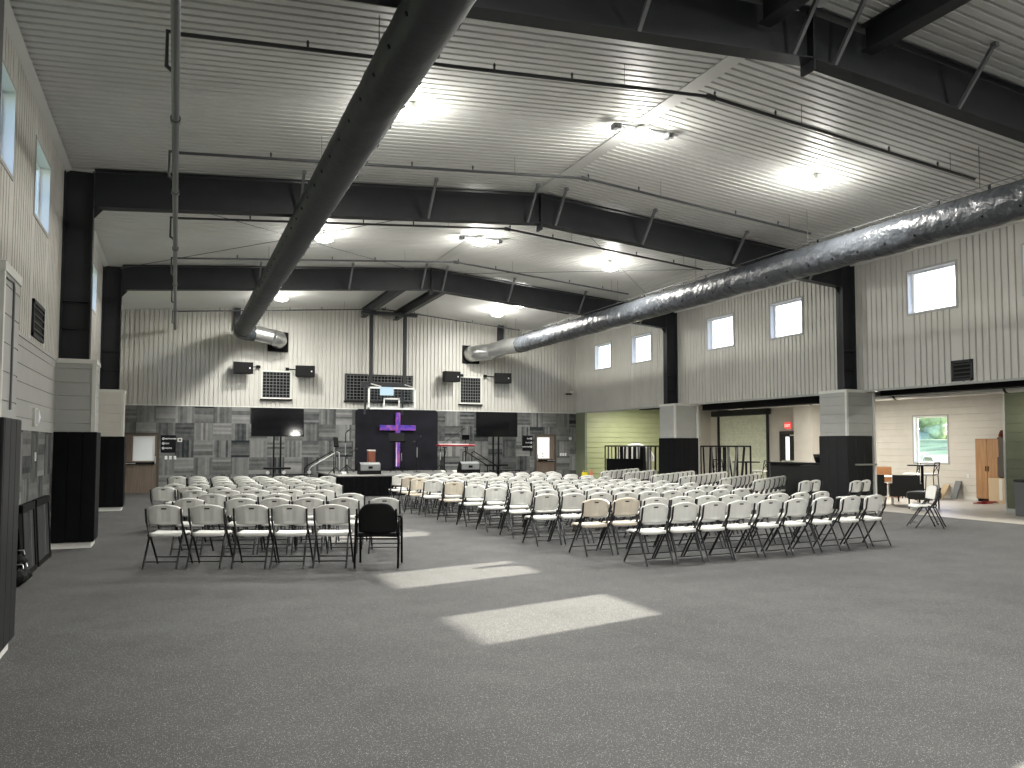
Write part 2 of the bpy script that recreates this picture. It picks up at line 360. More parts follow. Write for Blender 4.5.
# back wall
mb = MB().groove((0, YB, 0), (1, 0, 0), (0, 0, 1), (0, -1, 0), XL, XR, ZT, lambda u: zc(u)+.05, .15, .042, .032)
struct(mb.build('wall_back', m_liner), 'ribbed pale metal liner on the upper back wall', 'wall')
struct(MB().box(XL, XR, YB-.012, YB+.05, 0, ZT-.02).build('wall_back', m_tileX), 'grey basket weave carpet tiles on the lower back wall', 'wall')
struct(MB().box(XL, XR, YB-.03, YB+.03, ZT-.02, ZT+.015).build('trim_5', m_white), 'ledge trim on the back wall', 'trim')
struct(MB().prism([(XL-.3, -.1), (XR+.3, -.1), (XR+.3, ZE+.1), (XM, 7.05), (XL-.3, ZE+.1)], 1, YB+.05, YB+.3).build('wall_back', m_liner), 'outer leaf of the back wall', 'wall')
struct(MB().box(XR+.3, XO+.3, YB+.05, YB+.3, -.1, 3.6).build('wall_back', m_liner), 'outer leaf of the back wall', 'wall')
# wall behind the camera
struct(MB().groove((0, YF, 0), (1, 0, 0), (0, 0, 1), (0, 1, 0), XL, XR, 0, lambda u: zc(u)+.05, .15, .042, .032).build('wall_front', m_liner), 'ribbed metal wall behind the viewer', 'wall')
struct(MB().box(XL-.3, XO+.3, YF-.3, YF-.03, -.1, 7.3).build('wall_front', m_liner), 'outer leaf of the front wall', 'wall')
# outer wall of the side rooms with the big window, other windows stay out of view
SW = (17.52, 18.76, 1.10, 2.61)
HS = [SW, (10.0, 11.2, 1.10, 2.61)]
mb = MB(); mbs = MB()
for a, b, z, zz in holes_panels(YF, YB, 0, 3.55, HS):
    mb.groove((XO, 0, 0), (0, 0, 1), (0, 1, 0), (-1, 0, 0), z, zz, a, b, .22, .016, .01)
    mbs.box(XO+.012, XO+.2, a, b, z, zz)
struct(mb.build('wall_side', m_plankc), 'cream plank siding of the side rooms', 'wall')
struct(mbs.build('wall_side', m_plankc), 'outer leaf of the side room wall', 'wall')
struct(MB().box(XO-.015, XO, YF, YB, 0, .1).build('baseboard_side', m_white), 'white baseboard in the side rooms', 'baseboard')
struct(MB().box(XR+.2, XO+.3, YF, YB, 3.45, 3.65).build('ceiling', m_padg), 'dark ceiling of the side rooms', 'ceiling')
# green end wall and stub
struct(MB().groove((0, YB-.01, 0), (0, 0, 1), (1, 0, 0), (0, -1, 0), 0, 3.45, XR+.3, 20.3, .22, .03, .02).build('wall_end', m_green), 'bright green plank wall at the far end of the side room', 'wall')
struct(MB().groove((0, YB-.01, 0), (0, 0, 1), (1, 0, 0), (0, -1, 0), 0, 3.45, 20.3, XO, .22, .016, .01).build('wall_end', m_plankc), 'cream plank end wall beside the roller door', 'wall')
struct(MB().box(XR-.02, XR+.08, 28.72, YB, 0, ZT).build('wall_corner', m_green2), 'olive plank stub wall in the far right corner', 'wall')
# sage green partition on the right
mb = MB().groove((18.8, 0, 0), (0, 0, 1), (0, 1, 0), (-1, 0, 0), 0, 3.45, 4.0, 13.06, .22, .016, .01)
struct(mb.build('wall_partition', m_green2), 'sage green plank partition at the right edge', 'wall')
struct(MB().box(18.812, 18.95, 4, 13.06, 0, 3.45).build('wall_partition', m_green2), 'core of the sage green partition', 'wall')
struct(MB().box(18.77, 18.98, 13.06, 13.10, 0, 3.45).build('trim_6', m_white), 'white end trim of the sage partition', 'trim')
struct(MB().box(18.78, 18.8, 4.0, 13.06, 0, .12).build('baseboard_partition', m_white), 'white baseboard of the sage partition', 'baseboard')
# jog beside the exit door
struct(MB().box(21.7, XO, 22.5, 23.4, 0, 3.45).build('wall_jog', m_plankc), 'cream pilaster beside the exit door', 'wall')
# near closure so that daylight stays out
struct(MB().box(XR+.2, 18.8, 4.0, 4.1, 0, 3.45).build('wall_closure', m_green2), 'unseen cross wall added right of the viewer to block daylight', 'wall')

# windows
wi = 0
def window(x, n, y0, y1, z0, z1, lab, depth=.15):
    global wi; wi += 1
    e = bpy.data.objects.new('window_%d' % wi, None); col.objects.link(e); e.location = (x, (y0+y1)/2, z0); struct(e, lab, 'window')
    h, w2 = z1-z0, (y1-y0)/2
    t = .05; xo = -n*depth
    mb = MB(); xs = sorted((xo-.03, xo+.03))
    mb.box(*xs, -w2, -w2+t, 0, h); mb.box(*xs, w2-t, w2, 0, h); mb.box(*xs, -w2+t, w2-t, 0, t); mb.box(*xs, -w2+t, w2-t, h-t, h)
    mb.build('window_frame', m_vinylw, e)
    MB().box(xo-.004, xo+.004, -w2+t, w2-t, t, h-t).build('glass', m_glass, e)
    xs = sorted((0.012*n, xo))
    mb = MB(); mb.box(*xs, -w2-.004, -w2+.01, 0, h); mb.box(*xs, w2-.01, w2+.004, 0, h); mb.box(*xs, -w2, w2, -.004, .01); mb.box(*xs, -w2, w2, h-.01, h+.004)
    mb.build('reveal', m_vinylw, e)
    xs = sorted((0.012*n, 0.0)); mb = MB(); q = .045
    mb.box(*xs, -w2-q, -w2, -q, h+q); mb.box(*xs, w2, w2+q, -q, h+q); mb.box(*xs, -w2, w2, -q, 0); mb.box(*xs, -w2, w2, h, h+q)
    mb.build('casing', m_plank, e)
for i, (a, b) in enumerate(WIN):
    window(XL, 1, a, b, *WZ, 'high clerestory window in the left wall, %s from the viewer' % ORD[i+1])
for i, (a, b) in enumerate(WIN):
    window(XR, -1, a, b, *WZ, 'high clerestory window in the right wall, %s from the viewer' % ORD[i+1])
window(XO, -1, *SW, 'side room window looking out on trees')
window(XO, -1, *HS[1], 'side room window hidden behind the partition')

# ------------------------------------------------------------------ steel frames
def rafter_mb(y, top=True):
    mb = MB(); d = .62; fw = .11
    pts_t = [(XL+.442, zc(XL+.442)-.02), (XM, zc(XM)-.05), (XR-.422, zc(XR-.422)-.02)]
    for a, b in ((pts_t[0], pts_t[1]), (pts_t[1], pts_t[2])):
        ang = Vector((b[0]-a[0], 0, b[1]-a[1])).normalized(); 
        # web
        mb.prism([(a[0], a[1]-.03), (b[0], b[1]-.03), (b[0], b[1]-d), (a[0], a[1]-d)], 1, y-.008, y+.008)
        mb.prism([(a[0], a[1]), (b[0], b[1]), (b[0], b[1]-.02), (a[0], a[1]-.02)], 1, y-fw, y+fw)
        mb.prism([(a[0], a[1]-d), (b[0], b[1]-d), (b[0], b[1]-d-.02), (a[0], a[1]-d-.02)], 1, y-fw, y+fw)
    mb.box(XM-.02, XM+.02, y-fw, y+fw, zc(XM)-d-.2, zc(XM)-.05)     # ridge splice plate
    return mb
for i, y in enumerate(FR):
    lab = ['charcoal steel roof frame behind the viewer', 'charcoal steel roof frame nearest the viewer, cropped by the top of the photo',
           'charcoal steel portal frame, second from the viewer, over the first chair rows', 'charcoal steel portal frame farthest back, before the stage wall'][i]
    t = thing('steel_portal', lab, 'steel frame', (0, 0, 0), 0, 'steel portal frames')
    rafter_mb(y).build('rafter', m_steel, t)
    for x, n in ((XL, 1), (XR, -1)):
        mb = MB(); w_ = .44 if n == 1 else .42
        x = x+n*.003; xs = sorted((x, x+n*w_)); zt_ = ZE-.03
        zb_ = ZT
        mb.box(xs[0], xs[1], y-.008, y+.008, zb_, zt_)
        mb.box(*sorted((x, x+n*.02)), y-.11, y+.11, zb_, zt_); mb.box(*sorted((x+n*(w_-.02), x+n*w_)), y-.11, y+.11, zb_, zt_)
        for z in (ZT+.55, ZT+1.0): mb.box(xs[0], xs[1], y-.1, y+.1, z-.008, z+.008)
        mb.prism([(x+n*w_, ZE-.62), (x+n*(w_+.13), ZE-.64), (x+n*w_, ZE-.8)], 1, y-.01, y+.01)
        mb.build('column', m_steel, t)
    for x in (XM-4.9, XM-2.45, XM-.32, XM+.32, XM+2.45, XM+4.9, XM+7.2):
        mb = MB(); zb_ = zc(x)-.67
        mb.bar((x, y-.1, zb_), (x, y-.62, zc(x)-.04), .045, .045); mb.box(x-.03, x+.03, y-.66, y-.58, zc(x)-.09, zc(x)-.03)
        mb.build('flange_brace', m_brace, t)

# rod bracing under the roof
for i, (a, b) in enumerate([((XL+.4, 14.9), (XM-.6, 22.1)), ((XM-.6, 14.9), (XL+.4, 22.1)), ((XM+.6, 14.9), (XR-.6, 22.1)), ((XR-.6, 14.9), (XM+.6, 22.1))]):
    o = MB().tube([(a[0], a[1], zc(a[0])-.14), (b[0], b[1], zc(b[0])-.14)], .008, 6).build('bracing_rod', m_brace)
    tag(o, 'thin diagonal bracing rod under the %s roof slope, starting nearer the %s' % (('left', 'left')[0] if i < 2 else 'right', ['left wall', 'ridge', 'ridge', 'right wall'][i]), 'rod', 'roof bracing rods')

# ------------------------------------------------------------------ column covers and wall pads
def cover(side, y, lab, labp, ym):
    n = 1 if side == 'left' else -1
    xw, xf = (XL, CXL) if side == 'left' else (XR+(.28 if y < 20 else .4), CXR); D = .68 if side == 'left' else .87
    t = thing('column_cover', lab, 'column cover', (0, 0, 0), 0, 'boxed column covers')
    x0, x1 = sorted((xw, xf)); core = MB().box(x0+.012, x1-.012, y+.012, y+D-.012, 0, ZT-.002); core.build('core', m_plank if ym else m_plank, t)
    mm = m_plankc if ym else m_plank
    mb = MB()
    mb.groove((0, y, 0), (0, 0, 1), (1, 0, 0), (0, -1, 0), 1.8, ZT, x0, x1, .22, .014, .009)
    mb.groove((xf, 0, 0), (0, 0, 1), (0, 1, 0), (n, 0, 0), 1.8, ZT, y, y+D, .22, .014, .009)
    mb.groove((0, y+D, 0), (0, 0, 1), (1, 0, 0), (0, 1, 0), 1.8, ZT, x0, x1, .22, .014, .009)
    mb.build('plank_siding', mm, t)
    mb = MB(); q = .05
    e0, e1 = sorted((xf+n*.008, xf-n*q)); mb.box(e0, e1, y-.008, y-.0005, 1.8, ZT-.05)
    mb.box(*sorted((xf+n*.008, xf+n*.0005)), y-.0005, y+q, 1.8, ZT-.05); mb.box(*sorted((xw, xf+n*.014)), y-.014, y+D+.012, ZT-.05, ZT+.02)
    if side == 'right': mb.box(XR+.24, XR+.3, y-.03, y+.1, 0, ZT)
    mb.build('corner_trim', m_white, t)
    MB().box(x0, x1, y-.004, y+D+.004, 0, .09).build('base_trim', m_white, t)
    p = thing('wall_pad', labp, 'wall pad', (0, 0, 0), 0, 'padding around the columns')
    pm = m_black if y > 9 and side == 'left' or y > 20 else m_padg
    T = .043; zt_ = ZTL+.02 if side == 'left' else 1.89
    xe = xw + (0 if side == 'left' else -.12)
    a, b = sorted((xe, xf+n*T))
    k = 3; w_ = (b-a)/k
    for j in range(k): MB().rbox(a+j*w_, a+(j+1)*w_, y-T, y, .1, zt_, .008).build('front_panel', pm, p)
    a, b = sorted((xf+.0005*n, xf+n*T)); w_ = D/3
    for j in range(3): MB().rbox(a, b, y+j*w_, y+(j+1)*w_, .1, zt_, .008).build('side_panel', pm, p)
for y, l, lp, c in ((6.83, 'grey plank column cover at the left edge of the photo', 'dark vinyl pad on the left column nearest the viewer', 0),
                    (14.32, 'grey plank column cover on the second left column', 'black vinyl pad on the left column beside the leaning panels', 0),
                    (21.94, 'cream plank column cover on the left column nearest the brown door', 'black vinyl pad on the left column nearest the back wall', 1)):
    cover('left', y, l, lp, c)
for y, l, lp, c in ((6.83, 'grey plank column cover on the near right column, out of frame', 'dark pad on the near right column, out of frame', 0),
                    (14.35, 'grey plank column cover above the black counter', 'dark vinyl pad on the right column beside the counter', 0),
                    (21.5, 'taupe plank column cover on the right column beside the green wall', 'black vinyl pad on the right column behind the folding chairs', 0)):
    if y > 10: cover('right', y, l, lp, c)
# counter ledge strip on the right pad
tag(MB().rbox(15.15, 15.86, 14.27, 14.31, 1.17, 1.21, .004).build('metal_ledge', m_chrome), 'short metal ledge strip on the dark pad by the counter', 'ledge')

# ------------------------------------------------------------------ ducts
def duct(x, z, r, lab, ysplit, y0, y1, vent, side):
    t = thing('air_duct', lab, 'air duct', (x, 0, z), 0, 'fabric air ducts')
    rnd = random.Random(3 if x < 5 else 5); n = 30; rings = []; ys = []
    y = y0
    while y < ysplit: ys.append(y); y += .09
    ys.append(ysplit)
    vs = []; ph = [rnd.uniform(0, 6.28) for _ in range(8)]
    amp = 1.0 if x > 5 else .45
    for yy in ys:
        seg = yy % 1.85; seam = math.exp(-((seg-.9)/.05)**2)
        for k in range(n):
            a = 2*PI*k/n
            wv = .016*math.sin(3.1*yy+2*a+ph[0])*math.sin(.9*yy+ph[1]) + .012*math.sin(9*yy+5*a+ph[2])*max(0, math.sin(.5*yy+ph[3])) + .008*math.sin(15*yy-7*a+ph[4])
            rr = r*(1+amp*(wv*1.6) + .012*seam - amp*.02*abs(math.sin(PI*seg/1.85)))
            sag = .02*math.sin(PI*seg/1.85)*(1 if math.sin(a) < 0 else 0)
            vs.append((rr*math.cos(a), yy, rr*math.sin(a)-sag*amp))
    fs = [(i*n+k, i*n+(k+1) % n, (i+1)*n+(k+1) % n, (i+1)*n+k) for i in range(len(ys)-1) for k in range(n)]
    MB().add(vs, fs, True).add(vs[:n], [tuple(range(n))]).build('fabric_sleeve', m_duct if x < 5 else m_duct2, t)
    vx, vy, vz = vent[0]-x, vent[1], vent[2]-z
    # elbow and spiral pipe to the wall
    s_ = 1 if vx > 0 else -1
    R = .45
    path = [(0, ysplit, 0)] + [(s_*R*(1-math.cos(a)), y1-R+R*math.sin(a), -.0) for a in (0, .3, .6, .9, 1.2, 1.5)]
    if side == 'left':
        MB().tube(path, r*1.08, 26).build('elbow', m_duct, t)
        MB().tube([path[-1], (vx-s_*.3, y1+.05, vz*.8)], r*1.0, 26).build('spiral_pipe', m_galv, t)
        MB().tube([(vx-s_*.32, y1+.05, vz*.8), (vx-s_*.06, y1+.2, vz), (vx, vy-.25, vz), (vx, vy, vz)], r*1.05, 26).build('wall_elbow', m_galv, t)
    else:
        MB().tube([(0, ysplit, 0), (s_*.25, y1-.75, 0), (vx-s_*.5, y1-.1, vz*.8)], r, 26).build('spiral_pipe', m_galv, t)
        MB().tube([(vx-s_*.55, y1-.12, vz*.8), (vx-s_*.12, y1+.12, vz), (vx, vy-.25, vz), (vx, vy, vz)], r*1.05, 26).build('wall_elbow', m_galv, t)
    MB().box(vx-.36, vx+.36, vy-.05, vy-.005, vz-.38, vz+.34).build('wall_flange', m_dark, t)
    # air nozzles and hangers
    noz = MB(); noz.tube([(0, 0, 0), (0, 0, -.012)], .022, 8)
    a = math.radians(-35) if x > 5 else math.radians(205)
    yy = y0+.4; first = None
    while yy < ysplit-.2:
        for aa in ((-145, -35) if x > 5 else (-155, -25)):
            q = math.radians(aa)
            if first is None: o = noz.build('air_nozzle', m_dark, t); first = o
            else: o = first.copy(); col.objects.link(o); o.parent = t
            o.location = (r*1.0*math.cos(q), yy, r*1.0*math.sin(q)); o.rotation_euler = (0, math.radians(aa+90)*-1, 0)
        yy += .62
    first = None; yy = y0+.3
    while yy < ysplit:
        if first is None: first = o = MB().box(-.008, .008, -.02, .02, 0, .09).build('hanger_clip', m_dark, t)
        else: o = first.copy(); col.objects.link(o); o.parent = t
        o.location = (0, yy, r-.01); yy += .92
    MB().tube([(0, y0, r+.085), (0, ysplit, r+.085)], .008, 6).build('hanging_cable', m_brace, t)
    mb = MB()
    for yy in [f for f in (1.2, 4.8, 8.6, 12.4, 16.2, 20, 24, 27.6)]:
        mb.tube([(0, yy, r+.08), (0, yy, zc(x)-z-.005)], .006, 6)
    mb.build('drop_wires', m_brace, t)
    return t
duct(2.03, 5.54, .268, 'dark fabric air duct running overhead on the left', 27.6, -7.5, 28.6, (3.37, YB, 5.40), 'left')
duct(11.95, 5.46, .30, 'wrinkled dark fabric air duct along the right side', 27.2, -7.5, 28.8, (10.82, YB, 5.28), 'right')
# short drop beams at the far wall holding the ducts
tag(MB().box(1.85, 2.05, YB-.25, YB-.03, 5.75, zc(1.9)-.03).build('steel_stub', m_steel), 'short dark steel stub on the back wall behind the left duct', 'steel stub')
tag(MB().box(11.95, 12.15, YB-.25, YB-.03, 5.5, zc(12.05)-.03).build('steel_stub', m_steel), 'short dark steel stub on the back wall above the right duct', 'steel stub')

# ------------------------------------------------------------------ sprinkler pipes
t = thing('sprinkler_system', 'dark sprinkler pipes crossing under the roof, fed by one long pipe', 'pipe')
MB().tube([(-.08, -7.5, 5.62), (-.08, 29.2, 5.62)], .045, 12).build('main_pipe', m_main, t, 'grey main pipe running toward the stage')
for y in (3.6, 6.9, 10.3, 13.3, 17.2, 21.0, 25.2): MB().tube([(-.08, y-.05, 5.62), (-.08, y+.05, 5.62)], .062, 12).build('pipe_coupling', m_main, t)
hd = None
for yb in (1.4, 5.2, 9.0, 12.75, 16.5, 20.1, 24.0, 28.2):
    z1 = zc(-.08)-.30; zr = zc(XM)-.32; z2 = zc(XR-3.2)-.32
    mb = MB().tube([(-.08, yb, 5.62), (-.17, yb-.02, 5.68), (-.17, yb-.02, z1), (-.08, yb, z1), (XM+.02, yb, zr), (XR-3.2, yb, z2)], .024, 8)
    mb.tube([(XM-.04, yb, zr), (XM+.1, yb, zr-.01)], .042, 8)
    br = mb.build('branch_pipe', m_pipe, t)
    x = 1.3; j = 0
    while x < XR-3.4:
        zz = (z1+(x+.08)/(XM+.08)*(zr-z1)) if x < XM else zr+(x-XM)/(XR-3.2-XM)*(z2-zr)
        if hd is None: hd = h = MB().tube([(0, 0, 0), (0, 0, .045), (0, 0, .05), (0, 0, .085)], [.014, .014, .022, .006], 8).build('sprinkler_head', m_pipe, br)
        else: h = hd.copy(); col.objects.link(h); h.parent = br
        h.location = (x, yb, zz+.02)
        x += 2.3 if j % 2 == 0 else 1.1; j += 1
    mb = MB()
    for x in (2.2, 5.5, 8.6, 11.8):
        zz = (z1+(x+.08)/(XM+.08)*(zr-z1)) if x < XM else zr+(x-XM)/(XR-3.2-XM)*(z2-zr)
        mb.tube([(x, yb, zz), (x, yb, zc(x)-.005)], .004, 5)
    mb.build('hanger_rod', m_pipe, t)

# ------------------------------------------------------------------ ceiling lights
def led(x, y, lab, arms=False, show=True):
    z = zc(x)-.03
    t = thing('ceiling_light', lab, 'ceiling light', (x, y, z), 0, 'high bay ceiling lights')
    mb = MB(); mb.cyl(0, 0, -.111, -.05, .15, .10, 20); mb.tube([(0, 0, -.08), (0, 0, .02)], .02, 8)
    mb.build('housing', m_hous, t)
    prof = [(.15, -.112), (.20, -.15), (.205, -.20), (.10, -.24), (0.001, -.245)]; n = 20
    vs = [(r_*math.cos(2*PI*k/n), r_*math.sin(2*PI*k/n), zz) for r_, zz in prof for k in range(n)]
    MB().add(vs, [(i*n+k, (i+1)*n+k, (i+1)*n+(k+1) % n, i*n+(k+1) % n) for i in range(4) for k in range(n)], True).build('lens', m_lens, t)
    if arms:
        mb = MB(); mb.rbox(-.48, .48, -.03, .03, -.07, -.03, .008); mb.build('mounting_bar', m_brace, t)
        for s_ in (-1, 1):
            o = MB(); o.rbox(s_*.5-.05, s_*.5+.05, -.06, .06, -.15, -.05, .012); o.cyl(s_*.47, -.09, -.16, -.09, .03, .045, 12); o.cyl(s_*.53, -.09, -.16, -.09, .03, .045, 12); o.build('emergency_lamp', m_brace, t)
    L = bpy.data.lights.new('led_lamp', 'AREA'); L.shape = 'DISK'; L.size = .34; L.energy = LED_POWER; L.color = LED_COLOR
    o = bpy.data.objects.new('led_lamp', L); col.objects.link(o); o.parent = t; o.location = (0, 0, -.27)
    L = bpy.data.lights.new('ceiling_fill', 'POINT'); L.energy = FILL_POWER; L.color = LED_COLOR; L.shadow_soft_size = .1  # added fill lamp, hung below the lens to brighten the ceiling
    o = bpy.data.objects.new('ceiling_fill', L); col.objects.link(o); o.parent = t; o.location = (0, 0, -.42)
rows = [(-4.1, 'behind the viewer'), (3.4, 'above the viewer'), (10.85, 'in the nearest row in view'), (18.3, 'in the middle row')]
for y, yl in rows:
    for x, xl in ((3.08, 'left'), (6.95, 'ridge'), (10.7, 'right')):
        led(x, y, 'bright round %s ceiling light %s' % (xl, yl), arms=(xl == 'ridge'))
for x, xl in ((3.1, 'left'), (10.74, 'right')):
    led(x, 24.4, 'small bright %s ceiling light above the stage front, nearer of the pair' % xl)
    led(x, 26.5, 'small bright %s ceiling light nearest the back wall' % xl)
# strip lights in the side rooms
for x, y, l in ((17.3, 10.9, 'white strip light near the sage green partition'), (19.5, 17.5, 'white strip light over the bar stools in the side room'), (17.6, 27.4, 'white strip light over the green end wall'), (19.8, 21.0, 'white strip light near the roller door')):
    t = thing('strip_light', l, 'ceiling light', (x, y, 3.28), 0, 'side room strip lights')
    MB().rbox(-.1, .1, -.62, .62, .02, .17, .01).build('housing', m_hous, t); MB().rbox(-.08, .08, -.6, .6, -.01, .021, .01).build('lens', m_strip, t)
    L = bpy.data.lights.new('strip_lamp', 'AREA'); L.shape = 'RECTANGLE'; L.size = .15; L.size_y = 1.2; L.energy = 150; L.color = (1, .95, .85)
    o = bpy.data.objects.new('strip_lamp', L); col.objects.link(o); o.parent = t; o.location = (0, 0, -.03)

# ------------------------------------------------------------------ back wall fittings
YW = YB-.013
def louvre(x0, x1, z0, z1, nx, nz, lab, y=YB-.02, m=m_grille):
    t = thing('wall_grille', lab, 'grille', ((x0+x1)/2, y, z0), 0, 'wall grilles'); w2 = (x1-x0)/2; h = z1-z0
    MB().box(-w2+.02, w2-.02, -.012, .0, .02, h-.02).build('backing', m_dark, t)
    mb = MB()
    for i in range(nz): z = h*(i+.5)/nz; mb.bar((-w2+.04, -.03, z), (w2-.04, -.03, z), .02, .018)
    mb.build('cross_bars', m_brace, t)
    mb = MB()
    for i in range(nx): x = -w2+(x1-x0)*(i+.5)/nx; mb.bar((x, -.045, .03), (x, -.045, h-.03), .016, .016)
    mb.build('upright_bars', m_brace, t)
    mb = MB(); q = .05
    mb.box(-w2, -w2+q, -.06, 0, 0, h); mb.box(w2-q, w2, -.06, 0, 0, h); mb.box(-w2+q, w2-q, -.06, 0, 0, q); mb.box(-w2+q, w2-q, -.06, 0, h-q, h)
    mb.build('grille_frame', m, t)
    MB().box(-w2-.03, w2+.03, -.1, 0, -.05, 0).build('sill', m_dark, t)
louvre(2.80, 3.86, 3.30, 4.33, 9, 9, 'square barred return air grille between the left pair of speakers', m=m_white)
louvre(10.33, 11.27, 3.28, 4.38, 9, 9, 'square barred return air grille between the right pair of speakers', m=m_white)
louvre(5.80, 8.42, 3.30, 4.32, 20, 9, 'wide barred grille behind the basketball backboard')
def speaker(x, z, arm, lab, rz=0):
    t = thing('wall_speaker', lab, 'speaker', (x, YB-.45, z), rz, 'black speakers on the back wall')
    MB().prism([(-.34, -.17), (.34, -.17), (.27, .2), (-.27, .2)], 2, -.2, .2).build('cabinet', m_dark, t)
    MB().rbox(-.32, .32, -.18, -.168, -.18, .18, .005).build('front_grille', m_fabric, t)
    MB().rbox(.2, .245, -.19, -.178, -.03, .02, .004).build('badge', m_letter, t)
    mb = MB(); mb.bar((arm*.3, .1, .06), (arm*.62, .3, .1), .04, .04); mb.box(arm*.62-.06, arm*.62+.06, .25, .43, .05, .15); mb.bar((0, .2, 0), (0, .43, .02), .05, .05)
    mb.build('bracket', m_dark, t)
speaker(2.12, 4.34, 1, 'black wall speaker left of the left grille', .12)
speaker(4.28, 4.30, -1, 'black wall speaker right of the left grille', -.12)
speaker(9.84, 4.31, 1, 'black wall speaker left of the right grille', .12)
speaker(12.0, 4.32, -1, 'black wall speaker right of the right grille', -.12)

# doors on the back wall
def door(x0, x1, z1, n, gx0, gx1, gz0, gz1, hside, pane, lab, push=True):
    d = bpy.data.objects.new('door_%d' % n, None); col.objects.link(d); d.location = (x0, YW, 0); struct(d, lab, 'door')
    W = x1-x0; f = .07
    mb = MB(); mb.box(0, f, -.05, 0, 0, z1); mb.box(W-f, W, -.05, 0, 0, z1); mb.box(f, W-f, -.05, 0, z1-f, z1); mb.build('door_frame', m_doorf, d)
    a, b = gx0-x0, gx1-x0; q0, q1 = f+.004, W-f-.004
    mb = MB(); y0, y1 = -.035, -.003
    mb.box(q0, a, y0, y1, .01, z1-f-.004); mb.box(b, q1, y0, y1, .01, z1-f-.004); mb.box(a, b, y0, y1, .01, gz0); mb.box(a, b, y0, y1, gz1, z1-f-.004)
    leaf = mb.build('door_leaf', m_door, d)
    MB().box(a, b, -.02, -.01, gz0, gz1).build('door_pane', pane, d)
    mb = MB(); q = .03
    mb.box(a-q, a+.004, -.045, -.034, gz0-q, gz1+q); mb.box(b-.004, b+q, -.045, -.034, gz0-q, gz1+q); mb.box(a, b, -.045, -.034, gz0-q, gz0); mb.box(a, b, -.045, -.034, gz1, gz1+q); mb.build('pane_bead', m_white, d)
    mb = MB(); mb.rbox(q0+.06, q1-.06, -.10, -.05, .98, 1.05, .01); mb.box(q0+.06, q0+.16, -.05, -.034, .97, 1.06); mb.box(q1-.16, q1-.06, -.05, -.034, .97, 1.06); mb.build('push_bar', m_dark, d)
    mb = MB(); hx = q0+.05 if hside < 0 else q1-.05; mb.rbox(hx-.02, hx+.02, -.07, -.034, 1.0, 1.25, .006); mb.build('handle', m_chrome, d)
    MB().rbox(q0+.02 if hside > 0 else q1-.34, q0+.34 if hside > 0 else q1-.02, -.115, -.098, 1.0, 1.03, .005).build('push_plate', m_chrome, d)
    return d
door(-1.62, -.48, 2.05, 1, -1.27, -.66, 1.12, 1.90, 1, m_pane_glow, 'brown door with a window pane, left of the stage')
d2 = door(13.64, 14.60, 2.10, 2, 13.76, 14.28, 1.12, 1.95, -1, m_pane_glow2, 'brown door with a bright window pane, right of the stage')
text_part('pane_lettering', 'KIDS', .17, m_sign, d2, (.30, -.024, 1.34), (PI/2, PI/2, 0), .001)
def sign(x0, x1, z0, z1, lines, mirror, lab):
    t = thing('direction_sign', lab, 'sign', (x0, YW, z0), 0, 'black direction signs'); W = x1-x0; H = z1-z0
    MB().rbox(0, W, -.02, 0, 0, H, .006).build('sign_panel', m_sign, t)
    for i, s_ in enumerate(lines):
        z = H*(.80-.27*i)
        cx = .075 if not mirror else W-.075
        mb = MB(); n = 20; ro, ri = .042, .027
        vs = [(cx+r_*math.cos(2*PI*k/n), -.022, z+r_*math.sin(2*PI*k/n)) for r_ in (ro, ri) for k in range(n)]
        vs += [(a, -.019, c) for a, b, c in vs]
        fs = [(k, (k+1) % n, n+(k+1) % n, n+k) for k in range(n)] + [(k, 2*n+k, 2*n+(k+1) % n, (k+1) % n) for k in range(n)]
        mb.add(vs, fs); mb.box(cx-.006, cx+.012, -.0225, -.019, z-.012, z+.012); mb.build('icon', m_letter, t)
        text_part('lettering', s_, .062, m_letter, t, (.13 if not mirror else W-.13, -.0205, z-.022), (PI/2, 0, 0), .0015, 'LEFT' if not mirror else 'RIGHT')
sign(-.44, .03, 1.37, 1.97, ['RESTROOMS', 'KIDS', 'YOUTH'], False, 'black three line direction sign right of the left brown door')
sign(13.08, 13.55, 1.42, 2.04, ['KIDS', 'YOUTH', 'RESTROOMS'], True, 'black three line direction sign left of the right brown door')
t = thing('thermostat', 'small white wall thermostat beside the left direction sign', 'thermostat', (.155, YW, 1.81))
MB().rbox(-.075, .075, -.025, 0, -.07, .07, .008).build('housing', m_white, t); MB().rbox(-.035, .035, -.029, -.024, -.03, .03, .004).build('display', m_grille, t)
def switch(x, y, z, lab, grp, rz=0):
    t = thing('light_switch', lab, 'switch', (x, y, z), rz, grp)
    MB().rbox(-.04, .04, -.01, 0, -.06, .06, .004).build('plate', m_letter, t); MB().rbox(-.012, .012, -.018, -.009, -.028, .028, .003).build('rocker', m_white, t)
for i, x in enumerate((-.27, -.13, .01)): switch(x, YW, 1.20, 'white light switch under the left direction sign, %s of three' % ('leftmost', 'middle', 'rightmost')[i], 'left bank of switches')
for i, x in enumerate((14.84, 14.95, 15.06)): switch(x, YW, 1.26, 'white light switch right of the right brown door, %s of three' % ('leftmost', 'middle', 'rightmost')[i], 'right bank of switches')
t = thing('alarm_strobe', 'round white alarm strobe on the dark right end of the back wall', 'alarm', (15.28, YW, 1.93)); MB().tube([(0, 0, 0), (0, -.04, 0)], .065, 16).build('body', m_letter, t); MB().rbox(-.02, .02, -.06, -.038, -.03, .03, .004).build('flash', m_white, t)
t = thing('security_camera', 'small white security camera high in the far right corner', 'camera', (15.2, YB-.1, 3.82))
MB().rbox(-.14, .1, -.05, .08, -.05, 0, .01).build('bracket', m_dark, t); MB().tube([(.12, -.1, .06), (.12, .06, .06)], .06, 12).build('camera_body', m_white, t)

